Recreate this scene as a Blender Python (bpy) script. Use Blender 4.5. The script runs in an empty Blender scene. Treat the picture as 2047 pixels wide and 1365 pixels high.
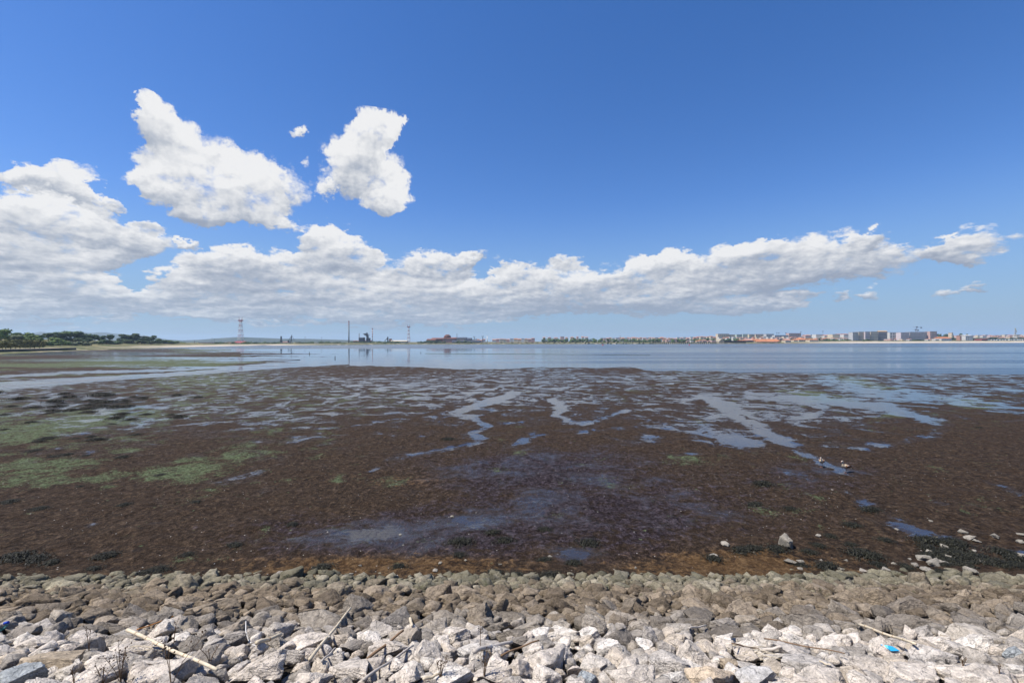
import bpy, bmesh, math, random
import numpy as np
from mathutils import Vector, Matrix, noise as mnoise
from mathutils.bvhtree import BVHTree
EXPOSURE = 0.40
SUN_ENERGY = 5.0
SKY_STRENGTH = 0.078
SKY_GAIN = 1.26
SKY_SAT = 1.28
SKY_TINT = (0.97, 0.93, 1.14)
HORIZON_MIX = 0.8
HORIZON_COL = (2.15, 3.75, 5.6)
CLOUD_GAIN = 8.8
HAZE_DENSITY = 0.00008
HAZE_COL = (0.62, 0.80, 1.0, 1.0)
R = math.radians
random.seed(7)
rng = np.random.default_rng(7)
scene = bpy.context.scene
COL = scene.collection

# ------------------------------------------------------------------ camera
H = 6.0                       # camera height above the mud
F = 16.0 / 36.0 * 2047.0      # focal length in photo pixels
CAMROT = Matrix.Rotation(math.pi / 2 + 1.0 / F, 3, 'X') @ Matrix.Rotation(-0.0025, 3, 'Z')
cam_data = bpy.data.cameras.new('camera')
cam_data.lens = 16.0
cam_data.sensor_width = 36.0
cam_data.clip_start = 0.05
cam_data.clip_end = 40000.0
cam = bpy.data.objects.new('camera', cam_data)
COL.objects.link(cam)
cam.matrix_world = Matrix.Translation((0, 0, H)) @ CAMROT.to_4x4()
scene.camera = cam
scene.view_settings.view_transform = 'Standard'
scene.view_settings.look = 'None'
scene.view_settings.exposure = EXPOSURE
scene.view_settings.gamma = 1.0
scene.cycles.use_denoising = True
scene.cycles.max_bounces = 6
scene.cycles.volume_bounces = 1
scene.cycles.transparent_max_bounces = 8
scene.cycles.caustics_reflective = False
scene.cycles.caustics_refractive = False

def ray(px, py):
    return CAMROT @ Vector(((px - 1023.5) / F, -(py - 682.5) / F, -1.0))
def G(px, py, z=0.0):         # the ground point seen at a photo pixel
    d = ray(px, py); t = (z - H) / d.z
    return Vector((d.x * t, d.y * t, z))
def W(px, py, D):             # the point at depth D on a photo pixel's ray
    d = ray(px, py); t = D / d.y
    return Vector((d.x * t, D, H + d.z * t))
def hor(px):                  # horizon row at a column
    return 683.5 - (px - 1023.5) * 0.0025

# ------------------------------------------------------------------ sun and sky
SUN_EL = R(61.0)
SUN_AZ = R(-101.0)             # from +Y towards +X
sd = bpy.data.lights.new('sun', 'SUN')
sd.energy = SUN_ENERGY
sd.angle = R(0.55)
sd.color = (1.0, 0.95, 0.88)
sun = bpy.data.objects.new('sun', sd)
COL.objects.link(sun)
to_sun = Vector((math.sin(SUN_AZ) * math.cos(SUN_EL), math.cos(SUN_AZ) * math.cos(SUN_EL), math.sin(SUN_EL)))
sun.rotation_euler = to_sun.to_track_quat('Z', 'Y').to_euler()
sun.location = (-40, 30, 60)

class NT:
    """small helper to write node trees"""
    def __init__(s, tree):
        s.t = tree; s.n = tree.nodes; s.l = tree.links
    def node(s, typ, ins=(), **props):
        nd = s.n.new(typ)
        for k, v in props.items():
            setattr(nd, k, v)
        items = ins.items() if isinstance(ins, dict) else enumerate(ins)
        for k, v in items:
            if v is None:
                continue
            sock = nd.inputs[k]
            if hasattr(v, 'is_linked'):
                s.l.new(v, sock)
            else:
                sock.default_value = v
        return nd
    def math(s, op, *ins, clamp=False):
        return s.node('ShaderNodeMath', ins, operation=op, use_clamp=clamp).outputs[0]
    def vmath(s, op, *ins):
        nd = s.node('ShaderNodeVectorMath', ins, operation=op)
        return nd.outputs['Value'] if op in ('DOT_PRODUCT', 'LENGTH', 'DISTANCE') else nd.outputs['Vector']
    def sstep(s, v, a, b, lo=0.0, hi=1.0):
        nd = s.node('ShaderNodeMapRange', (v, a, b, lo, hi), interpolation_type='SMOOTHSTEP')
        return nd.outputs[0]
    def lin(s, v, a, b, lo=0.0, hi=1.0):
        return s.node('ShaderNodeMapRange', (v, a, b, lo, hi)).outputs[0]
    def noise(s, vec, scale, detail=4.0, rough=0.55, dist=0.0, typ='FBM', out=0, dims='3D'):
        nd = s.node('ShaderNodeTexNoise', {'Vector': vec, 'Scale': scale, 'Detail': detail, 'Roughness': rough, 'Distortion': dist}, noise_dimensions=dims)
        return nd.outputs[out]
    def voro(s, vec, scale, feature='F1', detail=0.0, rand=1.0, out='Distance', rough=0.5):
        nd = s.node('ShaderNodeTexVoronoi', {'Vector': vec, 'Scale': scale, 'Randomness': rand, 'Detail': detail, 'Roughness': rough}, feature=feature)
        return nd.outputs[out]
    def mix(s, fac, a, b, blend='MIX'):
        nd = s.n.new('ShaderNodeMix'); nd.data_type = 'RGBA'; nd.blend_type = blend
        for sock, v in ((nd.inputs[0], fac), (nd.inputs[6], a), (nd.inputs[7], b)):
            if hasattr(v, 'is_linked'):
                s.l.new(v, sock)
            else:
                sock.default_value = v if not isinstance(v, tuple) or len(v) == 4 else (*v, 1.0)
        return nd.outputs[2]
    def ramp(s, fac, stops, interp='LINEAR'):
        nd = s.n.new('ShaderNodeValToRGB'); nd.color_ramp.interpolation = interp
        e = nd.color_ramp.elements
        while len(e) < len(stops):
            e.new(0.5)
        for el, (p, c) in zip(e, stops):
            el.position = p; el.color = (*c, 1.0) if len(c) == 3 else c
        s.l.new(fac, nd.inputs[0])
        return nd.outputs[0]
world = bpy.data.worlds.new('World')
scene.world = world
world.use_nodes = True
world.node_tree.nodes.clear()
N = NT(world.node_tree)

def azel(px, py):
    d = ray(px, py).normalized()
    return math.atan2(d.x, d.y), math.asin(d.z)

# cumulus masses: photo column, row, half width, half height, tilt (deg)
CLOUDS = [
 (300,240,42,46,20),(292,212,24,18,30),(345,285,80,52,35),(300,352,50,20,5),(350,350,90,45,15),(450,330,105,62,25),(545,365,95,55,15),
 (430,392,115,52,10),(500,428,85,28,8),(400,430,50,24,10),
 (755,252,40,44,-10),(775,262,28,30,0),(705,295,66,54,-20),(748,335,72,68,50),(785,385,48,42,45),(690,345,50,46,0),(765,405,40,22,0),
 (585,266,16,10,0,.62),(602,262,14,12,0,.6),(592,274,22,7,0,.5),(604,320,12,10,0,.5),(650,380,14,14,0,.5),(575,440,26,12,10,.5),(1000,520,12,6,0,.5),
 (155,350,52,36,0),(60,348,72,28,0),(190,392,62,26,32),(110,370,90,24,10),(235,405,24,12,20),
 (50,428,140,42,8),(170,462,130,46,16),(280,482,92,30,8),(380,490,19,9,0),(20,480,150,60,0),(90,515,130,34,6),(150,560,80,30,0),(300,455,30,16,20),
 (30,552,130,38,0),(110,588,120,36,0,.9),(200,588,42,28,0),(60,618,160,20,0,.8),(265,602,60,24,0),(215,520,60,22,0),
 (665,490,72,44,8),(640,475,40,26,0),(700,505,50,30,0),(670,520,70,30,0),(440,525,62,28,0),(520,540,110,42,0),(420,562,100,38,0),(350,578,52,24,0),(610,560,130,46,0),
 (480,603,200,34,0,.8),(300,616,110,12,0,.55),(800,550,120,40,0),(890,535,70,28,-8),(945,520,40,14,-18),(720,600,180,40,0,.85),(850,600,160,38,0,.85),(640,632,220,18,0,.85),(850,634,150,16,0,.85),(420,636,140,8,0,.6),
 (1030,553,42,26,-5),(1000,590,150,36,0),(1110,580,120,42,0),(1130,527,34,13,-5),(1250,570,150,52,-4),(1400,552,150,58,-6),(1320,530,70,18,-12),(1500,515,70,26,-14),
 (1550,538,140,62,-8),(1690,512,105,54,-14),(1745,476,70,16,-14,.8),(1795,525,70,36,-14),(1060,612,200,22,-2,.8),(1320,602,170,20,-3),(1500,602,120,14,-6),
 (960,630,110,9,-3,.7),(1560,604,44,12,-6),
 (1955,492,76,36,-6),(1905,505,44,24,0),(1745,585,32,15,0),(1680,596,24,9,0),(1483,612,130,13,-4),(1885,595,28,13,0),(1950,582,38,11,-12),(1825,592,12,10,30,.5),(2035,555,20,10,0,.45),(1285,460,12,8,0,.4),(1010,640,30,5,0,.5),(1130,640,40,4,0,.5),
 (240,642,42,7,0),(120,634,70,9,0),(20,640,60,8,0),
 (520,652,120,6,0,.7),(250,628,150,9,0,.7),(760,648,140,6,0,.7),(60,650,120,5,0,.6),(930,645,90,5,0,.6),(180,655,50,5,0),
]
tc = N.node('ShaderNodeTexCoord').outputs['Generated']
dirv = N.vmath('NORMALIZE', tc)
sx = N.node('ShaderNodeSeparateXYZ', (dirv,))
az = N.math('ARCTAN2', sx.outputs[0], sx.outputs[1])
el = N.math('ARCSINE', sx.outputs[2])

sky = N.n.new('ShaderNodeTexSky'); sky.sky_type = 'NISHITA'
sky.sun_disc = False
sky.sun_elevation = SUN_EL
sky.sun_rotation = SUN_AZ
sky.altitude = 0.0; sky.air_density = 1.0; sky.dust_density = 0.3; sky.ozone_density = 3.0
skyc = N.node('ShaderNodeHueSaturation', {'Hue': 0.5, 'Saturation': SKY_SAT, 'Value': SKY_GAIN, 'Color': sky.outputs[0]}).outputs[0]
skyc = N.mix(1.0, skyc, SKY_TINT, 'MULTIPLY')
skyc = N.mix(N.sstep(el, 0.30, 0.0, 0.0, HORIZON_MIX), skyc, HORIZON_COL)

def cloud_background(blobs, lo, hi):
    """sky with the cumulus masses of one sector; lo, hi its azimuths"""
    gt = bpy.data.node_groups.new('cloud_sector', 'ShaderNodeTree')
    for nm, ty in (('Azimuth', 'NodeSocketFloat'), ('Elevation', 'NodeSocketFloat'), ('Sky', 'NodeSocketColor')):
        gt.interface.new_socket(nm, in_out='INPUT', socket_type=ty)
    gt.interface.new_socket('Shader', in_out='OUTPUT', socket_type='NodeSocketShader')
    cloud_nodes(NT(gt), blobs)
    gn = WN_.node('ShaderNodeGroup', node_tree=gt)
    for i, sock in enumerate((az_w, el_w, sky_w)):
        WN_.l.new(sock, gn.inputs[i])
    return gn.outputs[0]
def cloud_nodes(N, blobs):
    gi = N.n.new('NodeGroupInput'); az, el, skyc = gi.outputs[0], gi.outputs[1], gi.outputs[2]
    elc = N.math('MAXIMUM', el, -0.02)
    vv = N.math('MULTIPLY', N.math('LOGARITHM', N.math('ADD', elc, 0.10), math.e), 0.50)
    P0 = N.node('ShaderNodeCombineXYZ', (az, el, 1.0)).outputs[0]
    Pn = N.node('ShaderNodeCombineXYZ', (az, vv, 0.0)).outputs[0]
    # a little warp so that no ellipse shows as one
    wv = N.vmath('SUBTRACT', N.noise(Pn, 9.0, 3.0, 0.6, out=1), (0.5, 0.5, 0.5))
    P = N.vmath('ADD', P0, N.vmath('MULTIPLY', wv, (0.085, 0.06, 0.0)))
    wf = N.vmath('SUBTRACT', N.noise(Pn, 34.0, 5.0, 0.68, out=1), (0.5, 0.5, 0.5))
    P = N.vmath('ADD', P, N.vmath('MULTIPLY', wf, (0.060, 0.050, 0.0)))
    sumw = sumu = None
    for (c, v1, v2, wt) in blobs:
        k = 1.36
        det = (v1[0] * v2[1] - v1[1] * v2[0]) * k
        A = (v2[1] / det, -v2[0] / det); B = (v1[1] / det, -v1[0] / det)      # B points up
        q1 = N.vmath('DOT_PRODUCT', P, (A[0], A[1], -(A[0] * c[0] + A[1] * c[1])))
        q2 = N.vmath('DOT_PRODUCT', P, (B[0], B[1], -(B[0] * c[0] + B[1] * c[1])))
        r2 = N.math('MULTIPLY_ADD', q2, q2, N.math('MULTIPLY', q1, q1))
        g = N.math('MAXIMUM', N.math('SUBTRACT', 1.0, r2), 0.0)
        if wt != 1.0:
            g = N.math('MULTIPLY', g, wt)
        sumw = g if sumw is None else N.math('ADD', sumw, g)
        sumu = N.math('MULTIPLY', g, q2) if sumu is None else N.math('MULTIPLY_ADD', g, q2, sumu)
    if not blobs:      # broken cumulus goes on round the rest of the horizon
        gen = N.noise(N.vmath('MULTIPLY', Pn, (1.0, 1.3, 1.0)), 3.1, 2.0, 0.5)
        sumw = N.math('MULTIPLY', N.sstep(gen, 0.5, 0.72), N.math('MULTIPLY', N.sstep(el, 0.44, 0.25), N.sstep(N.math('ABSOLUTE', az), 0.95, 1.1)))
        sumu = N.math('MULTIPLY', sumw, 0.2)
    shade_u = N.math('DIVIDE', sumu, N.math('ADD', sumw, 0.02))
    def puff(vec):
        a = N.noise(vec, 17.0, 8.0, 0.66, 0.3)
        b = N.voro(vec, 21.0, 'F1', 3.0, rough=0.65)
        return N.math('ADD', N.math('MULTIPLY', a, 1.0), N.math('MULTIPLY', b, -0.38))
    n0 = puff(Pn)
    n1 = puff(N.vmath('ADD', Pn, (-0.008, 0.015, 0.0)))
    cov = N.math('MINIMUM', sumw, 1.1)
    dens = N.math('ADD', N.math('MULTIPLY', cov, 0.95), N.math('SUBTRACT', n0, 0.35))
    alpha = N.sstep(dens, 0.20, 0.66)
    relief = N.math('SUBTRACT', n0, n1)
    soft = N.noise(N.vmath('MULTIPLY', Pn, (0.7, 1.7, 1.0)), 6.5, 6.0, 0.62)
    lit = N.math('ADD', 0.53, N.math('MULTIPLY', shade_u, 0.95))
    lit = N.math('ADD', lit, N.math('MULTIPLY', relief, 0.80))
    lit = N.math('ADD', lit, N.math('MULTIPLY', N.math('SUBTRACT', soft, 0.5), 1.3))
    lit = N.math('ADD', lit, N.sstep(el, 0.10, 0.32, -0.06, 0.36))
    ccol = N.ramp(lit, [(0.0, (0.36, 0.41, 0.51)), (0.35, (0.50, 0.545, 0.63)), (0.65, (0.74, 0.76, 0.80)), (1.0, (0.97, 0.97, 0.975))])
    ccol = N.mix(1.0, ccol, (CLOUD_GAIN, CLOUD_GAIN, CLOUD_GAIN), 'MULTIPLY')
    # low clouds fade into the horizon's own air
    ccol = N.mix(N.sstep(el, 0.0, 0.12, 0.25, 0.0), ccol, skyc)
    fin = N.mix(N.math('MULTIPLY', alpha, N.sstep(el, 0.004, 0.035)), skyc, ccol)
    bgn = N.node('ShaderNodeBackground', {'Color': fin, 'Strength': SKY_STRENGTH}).outputs[0]
    go = N.n.new('NodeGroupOutput'); N.l.new(bgn, go.inputs[0])

az_w, el_w, sky_w, WN_ = az, el, skyc, N
BL = []
for (cx, cy, rx, ry, ang, *wt) in CLOUDS:
    c = azel(cx, cy)
    ca, sa = math.cos(R(ang)), math.sin(R(ang))
    e1 = azel(cx + rx * ca, cy + rx * sa); e2 = azel(cx - ry * sa, cy + ry * ca)
    v1 = (e1[0] - c[0], e1[1] - c[1]); v2 = (e2[0] - c[0], e2[1] - c[1])
    ex = 1.36 * math.hypot(v1[0], v2[0]) + 0.07
    BL.append((c, v1, v2, wt[0] if wt else 1.0, c[0] - ex, c[0] + ex))
edges = [-0.97] + [azel(p, 600)[0] for p in (230, 420, 620, 830, 1080, 1450)] + [0.97]
closure = cloud_background([], 0, 0)
for lo, hi in zip(edges[:-1], edges[1:]):
    blobs = [b[:4] for b in BL if b[5] > lo and b[4] < hi]
    inside = N.math('MULTIPLY', N.math('GREATER_THAN', az, lo), N.math('LESS_THAN', az, hi))
    closure = N.node('ShaderNodeMixShader', (inside, closure, cloud_background(blobs, lo, hi))).outputs[0]
clear = N.node('ShaderNodeBackground', {'Color': skyc, 'Strength': SKY_STRENGTH}).outputs[0]
cloudy = N.math('MULTIPLY', N.math('LESS_THAN', el, 0.46), N.math('GREATER_THAN', el, 0.0))
closure = N.node('ShaderNodeMixShader', (cloudy, clear, closure)).outputs[0]
N.node('ShaderNodeOutputWorld', {'Surface': closure})
world.cycles.sampling_method = 'MANUAL'
world.cycles.sample_map_resolution = 512
# ------------------------------------------------------------------ helpers
def tag(o, label, cat, group=None):
    o['label'] = label; o['category'] = cat
    if group:
        o['group'] = group
    return o
def kind(o, k):
    o['kind'] = k
    return o
def mesh(name, v, f, mat=None, smooth=False):
    me = bpy.data.meshes.new(name)
    me.from_pydata([tuple(p) for p in v] if not isinstance(v, np.ndarray) else v.tolist(), [], f if not isinstance(f, np.ndarray) else f.tolist())
    if mat:
        me.materials.append(mat)
    if smooth:
        me.polygons.foreach_set('use_smooth', [True] * len(me.polygons))
    me.update()
    return me
def link(name, me, parent=None, loc=(0, 0, 0), rot=(0, 0, 0), scale=(1, 1, 1)):
    o = bpy.data.objects.new(name, me)
    COL.objects.link(o)
    o.location = loc; o.rotation_euler = rot; o.scale = scale
    if parent:
        o.parent = parent
    return o
def empty(name, loc, rz=0.0, scale=1.0):
    o = bpy.data.objects.new(name, None)
    COL.objects.link(o)
    o.empty_display_size = 0.3
    o.location = loc; o.rotation_euler = (0, 0, rz); o.scale = (scale,) * 3
    return o
def copy_tree(o, parent=None):
    c = o.copy(); COL.objects.link(c); c.parent = parent
    for ch in list(o.children):
        copy_tree(ch, c)
    return c

class MB:
    """collects simple shapes into one mesh"""
    def __init__(s):
        s.v = []; s.f = []
    def add(s, v, f):
        n = len(s.v); s.v += [tuple(p) for p in v]; s.f += [tuple(i + n for i in q) for q in f]
        return s
    def box(s, x0, x1, y0, y1, z0, z1):
        return s.add([(x0, y0, z0), (x1, y0, z0), (x1, y1, z0), (x0, y1, z0), (x0, y0, z1), (x1, y0, z1), (x1, y1, z1), (x0, y1, z1)],
                     [(0, 3, 2, 1), (4, 5, 6, 7), (0, 1, 5, 4), (1, 2, 6, 5), (2, 3, 7, 6), (3, 0, 4, 7)])
    def bar(s, a, b, r, r2=None, n=6, cap=True):
        a = Vector(a); b = Vector(b); r2 = r if r2 is None else r2
        d = (b - a).normalized()
        u = d.cross(Vector((0, 0, 1)) if abs(d.z) < 0.9 else Vector((1, 0, 0))).normalized(); w = d.cross(u)
        v = []
        for p, rr in ((a, r), (b, r2)):
            for i in range(n):
                t = 2 * math.pi * i / n
                v.append(p + (u * math.cos(t) + w * math.sin(t)) * rr)
        f = [(i, (i + 1) % n, n + (i + 1) % n, n + i) for i in range(n)]
        if cap:
            f += [tuple(range(n))[::-1], tuple(range(n, 2 * n))]
        return s.add(v, f)
    def tube(s, pts, rad, n=6):
        pts = [Vector(p) for p in pts]; m = len(pts); v = []; f = []
        prev = None
        for k, p in enumerate(pts):
            d = (pts[min(k + 1, m - 1)] - pts[max(k - 1, 0)]).normalized()
            if prev is None:
                u = d.cross(Vector((0, 0, 1)) if abs(d.z) < 0.9 else Vector((1, 0, 0))).normalized()
            else:
                u = (prev - d * prev.dot(d)).normalized()
            prev = u; w = d.cross(u); rr = rad[k] if hasattr(rad, '__len__') else rad
            for i in range(n):
                t = 2 * math.pi * i / n
                v.append(p + (u * math.cos(t) + w * math.sin(t)) * rr)
        for k in range(m - 1):
            for i in range(n):
                f.append((k * n + i, k * n + (i + 1) % n, (k + 1) * n + (i + 1) % n, (k + 1) * n + i))
        f += [tuple(range(n))[::-1], tuple(range((m - 1) * n, m * n))]
        return s.add(v, f)
    def lathe(s, prof, c=(0, 0, 0), n=12):
        v = []; f = []
        for (r, z) in prof:
            for i in range(n):
                t = 2 * math.pi * i / n
                v.append((c[0] + r * math.cos(t), c[1] + r * math.sin(t), c[2] + z))
        for k in range(len(prof) - 1):
            for i in range(n):
                f.append((k * n + i, k * n + (i + 1) % n, (k + 1) * n + (i + 1) % n, (k + 1) * n + i))
        f += [tuple(range(n))[::-1], tuple(range((len(prof) - 1) * n, len(prof) * n))]
        return s.add(v, f)
    def gable(s, x0, x1, y0, y1, z0, z1, over=0.0):      # ridge along x
        x0 -= over; x1 += over; y0 -= over; y1 += over; ym = (y0 + y1) / 2
        return s.add([(x0, y0, z0), (x1, y0, z0), (x1, y1, z0), (x0, y1, z0), (x0, ym, z1), (x1, ym, z1)],
                     [(0, 3, 2, 1), (0, 1, 5, 4), (2, 3, 4, 5), (0, 4, 3), (1, 2, 5)])
    def hip(s, x0, x1, y0, y1, z0, z1, over=0.0):
        x0 -= over; x1 += over; y0 -= over; y1 += over; ym = (y0 + y1) / 2; h = min((y1 - y0) / 2, (x1 - x0) / 2 * 0.9)
        return s.add([(x0, y0, z0), (x1, y0, z0), (x1, y1, z0), (x0, y1, z0), (x0 + h, ym, z1), (x1 - h, ym, z1)],
                     [(0, 3, 2, 1), (0, 1, 5, 4), (2, 3, 4, 5), (0, 4, 3), (1, 2, 5)])
    def mesh(s, name, mat, smooth=False):
        return mesh(name, s.v, s.f, mat, smooth)
    def build(s, name, mat, parent=None, smooth=False, **k):
        return link(name, s.mesh(name, mat, smooth), parent, **k)

def material(name):
    m = bpy.data.materials.new(name); m.use_nodes = True
    m.node_tree.nodes.clear()
    return m, NT(m.node_tree)
def finish(n, bsdf_ins, disp=None):
    b = n.node('ShaderNodeBsdfPrincipled', bsdf_ins)
    n.node('ShaderNodeOutputMaterial', {'Surface': b.outputs[0]})
    return b
MATS = {}
def plain(name, col, rough=0.8, var=0.25, scale=0.4, spec=0.3, bump=0.0, metal=0.0):
    """plain painted / built surface with uneven tone"""
    if name in MATS:
        return MATS[name]
    m, n = material(name)
    co = n.node('ShaderNodeTexCoord').outputs['Object']
    a = n.noise(co, scale, 5.0, 0.6)
    c = n.mix(n.lin(a, 0.3, 0.7), tuple(x * (1 - var) for x in col), tuple(min(1, x * (1 + var)) for x in col))
    ins = {'Base Color': c, 'Roughness': rough, 'Specular IOR Level': spec, 'Metallic': metal}
    if bump:
        ins['Normal'] = n.node('ShaderNodeBump', {'Strength': bump, 'Distance': 0.02, 'Height': n.noise(co, scale * 8, 4.0)}).outputs[0]
    finish(n, ins)
    MATS[name] = m
    return m

def _hash(ix, iy, seed):
    h = (ix.astype(np.int64) * 374761393 + iy.astype(np.int64) * 668265263 + seed * 974634533) & 0x7fffffff
    h = ((h ^ (h >> 13)) * 1274126177) & 0x7fffffff
    return ((h ^ (h >> 16)) & 0xffff) / 65535.0
def vnoise2(x, y, seed=0):
    ix = np.floor(x); iy = np.floor(y); fx = x - ix; fy = y - iy
    fx = fx * fx * (3 - 2 * fx); fy = fy * fy * (3 - 2 * fy)
    a = _hash(ix, iy, seed); b = _hash(ix + 1, iy, seed); c = _hash(ix, iy + 1, seed); d = _hash(ix + 1, iy + 1, seed)
    return (a * (1 - fx) + b * fx) * (1 - fy) + (c * (1 - fx) + d * fx) * fy
def fbm2(x, y, octaves=4, seed=0, gain=0.5):
    s = 0.0; a = 1.0; t = 0.0
    for o in range(octaves):
        s = s + a * vnoise2(x * 2 ** o + 17.3 * o, y * 2 ** o - 9.1 * o, seed + o); t += a; a *= gain
    return s / t
def attr(me, name, arr):
    at = me.attributes.new(name, 'FLOAT', 'POINT')
    at.data.foreach_set('value', np.ascontiguousarray(arr, dtype=np.float32).ravel())
def grid_faces(nr, nc):
    i = np.arange(nr - 1)[:, None] * nc + np.arange(nc - 1)[None, :]
    return np.stack([i, i + 1, i + nc + 1, i + nc], axis=-1).reshape(-1, 4)
def fast_mesh(name, V, Fq, mat=None, smooth=True):
    me = bpy.data.meshes.new(name)
    nv = len(V); nf, k = Fq.shape
    me.vertices.add(nv); me.vertices.foreach_set('co', np.ascontiguousarray(V, dtype=np.float32).ravel())
    me.loops.add(nf * k); me.loops.foreach_set('vertex_index', np.ascontiguousarray(Fq, dtype=np.int32).ravel())
    me.polygons.add(nf); me.polygons.foreach_set('loop_start', np.arange(0, nf * k, k, dtype=np.int32))
    me.polygons.foreach_set('loop_total', np.full(nf, k, dtype=np.int32))
    if smooth:
        me.polygons.foreach_set('use_smooth', np.ones(nf, dtype=bool))
    if mat:
        me.materials.append(mat)
    me.update(calc_edges=True)
    return me
# ------------------------------------------------------------------ mud flat
dist_off = np.linspace(520.0, 11.5, 480)            # rows below the horizon, near to far
cols = np.linspace(-1500.0, 1500.0, 640)
DD = (H * F / dist_off)[:, None] * np.ones((1, len(cols)))
XX = cols[None, :] * DD / F
PX = 1023.5 + cols[None, :] * np.ones_like(DD)
PY = hor(PX) + dist_off[:, None]

def seg_dist(px, py, pts, ay=2.3):
    """distance to a polyline in photo space, rows stretched; also the fraction along it"""
    best = np.full(px.shape, 1e9)
    for (x0, y0), (x1, y1) in zip(pts[:-1], pts[1:]):
        dx, dy = x1 - x0, (y1 - y0) * ay
        t = np.clip(((px - x0) * dx + (py - y0) * ay * dy) / (dx * dx + dy * dy + 1e-9), 0, 1)
        best = np.minimum(best, np.hypot(px - x0 - t * dx, (py - y0) * ay - t * dy))
    return best
def ell(px, py, cx, cy, rx, ry, ang=0.0):
    c, s = math.cos(R(ang)), math.sin(R(ang))
    u = (px - cx) * c + (py - cy) * s; v = -(px - cx) * s + (py - cy) * c
    return np.hypot(u / rx, v / ry)
def bump(d, soft=1.0):
    return np.clip(1.25 - d, 0, 1) ** soft
def sst(x, a, b):
    t = np.clip((x - a) / (b - a), 0, 1)
    return t * t * (3 - 2 * t)
interp = np.interp
edge = interp(PX, [-600, 600, 680, 760, 860, 980, 1080, 1250, 1300, 1500, 1750, 2047, 2700], [600, 726, 730, 731, 735, 738, 733, 733, 740, 743, 746, 747, 749])
creek = [(-700, 832), (-200, 796), (0, 775), (120, 766), (250, 757), (400, 747), (520, 738), (620, 731), (700, 727)]
creek_y = interp(PX, [p[0] for p in creek], [p[1] for p in creek])
creek2 = [(-700, 790), (0, 752), (150, 745), (300, 741), (440, 735), (560, 727), (660, 722)]
n1 = fbm2(PX / 60.0, PY / 9.0, 4, 3); n2 = fbm2(PX / 18.0, PY / 3.0, 3, 11)
jag = (n1 - 0.5) * 10 + (n2 - 0.5) * 5
open_main = sst(edge - PY + jag * 0.5, -1.0, 2.0)                      # 1 = open water, above the mud's far edge
left_reach = interp(PY, [690, 697, 703, 709, 716, 722, 730, 745], [330, 430, 500, 545, 470, 480, 560, 640])
left_flat = sst(left_reach - PX + (fbm2(PX / 230.0, PY / 2.6, 3, 91) - 0.5) * 620 + (n2 - 0.5) * 90, -70, 70) * sst(creek_y - PY, -1, 2)
grey_top = sst(PY, 712, 704) * sst(PX, 400, 250)                        # wet sheen in front of the beach
is_main = sst(PY - creek_y, -1.0, 1.0)
land = np.where(PX < 700, np.maximum(is_main, left_flat), 1 - open_main)
land = np.maximum(land, is_main * (1 - open_main))
z_ground = -0.30 + 0.30 * land

# pools and runnels
wet = 0.24 + 0.16 * (fbm2(PX / 260.0, PY / 60.0, 3, 21) - 0.5)
wet += 0.18 * sst(PY, 905, 805)
wet += 0.03 * bump(ell(PX, PY, 950, 780, 420, 40))
wet += 0.07 * bump(ell(PX, PY, 1560, 830, 360, 60))
wet += 0.06 * bump(ell(PX, PY, 200, 860, 400, 70))
wet += 0.05 * sst(PY, 785, 752) * sst(PX, 800, 1250)
wet -= 0.14 * bump(ell(PX, PY, 1960, 880, 180, 70)) + 0.14 * bump(ell(PX, PY, 1250, 740, 130, 10)) + 0.10 * bump(ell(PX, PY, 760, 740, 200, 14))
wet -= 0.10 * sst(PY, 930, 1050)
wet -= 0.12 * sst(PX, 500, 100) * sst(PY, 900, 960)
for pts, w, s in [
    ([(1022, 786), (979, 803), (905, 827), (923, 833), (951, 834), (960, 845), (972, 852), (947, 866), (969, 882), (940, 891), (877, 901), (821, 912), (771, 919)], 9, .36),
    ([(1106, 799), (1116, 820), (1109, 831), (1134, 845), (1162, 847)], 9, .34),
    ([(1415, 793), (1470, 825), (1518, 854), (1552, 878), (1621, 909), (1689, 936)], 16, .28),
    ([(1552, 878), (1600, 905), (1700, 950)], 9, .28),
    ([(1760, 812), (1792, 820), (1833, 830), (1874, 844), (1891, 854), (1860, 875), (1809, 881), (1781, 888), (1723, 892), (1655, 888)], 14, .36),
    ([(1723, 1008), (1774, 1032), (1826, 1059), (1877, 1076), (1928, 1093), (2031, 1104), (2100, 1112)], 20, .36),
    ([(1690, 985), (1723, 1008)], 10, .25),
    ([(1980, 965), (2035, 988)], 8, .34), ([(1850, 985), (1868, 990)], 7, .34), ([(1867, 1001), (1890, 1007)], 7, .34),
    ([(393, 974), (440, 966), (520, 944)], 10, .30),
    ([(1170, 848), (1255, 820)], 6, .2), ([(1040, 880), (1100, 868)], 6, .2),
    ([(1580, 946), (1600, 952)], 9, .36), ([(1612, 958), (1625, 961)], 7, .36),
    ([(1650, 760), (1760, 790), (1900, 800), (2047, 820)], 16, .2), ([(1500, 790), (1640, 800), (1760, 812)], 14, .25),
    ([(640, 890), (700, 880), (760, 865)], 8, .25), ([(560, 880), (640, 868)], 8, .2),
]:
    d = seg_dist(PX + (n1 - .5) * 30, PY + (n2 - .5) * 5, pts)
    wet += 0.68 * s * np.clip(1.7 - d / w, 0, 1)
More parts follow.
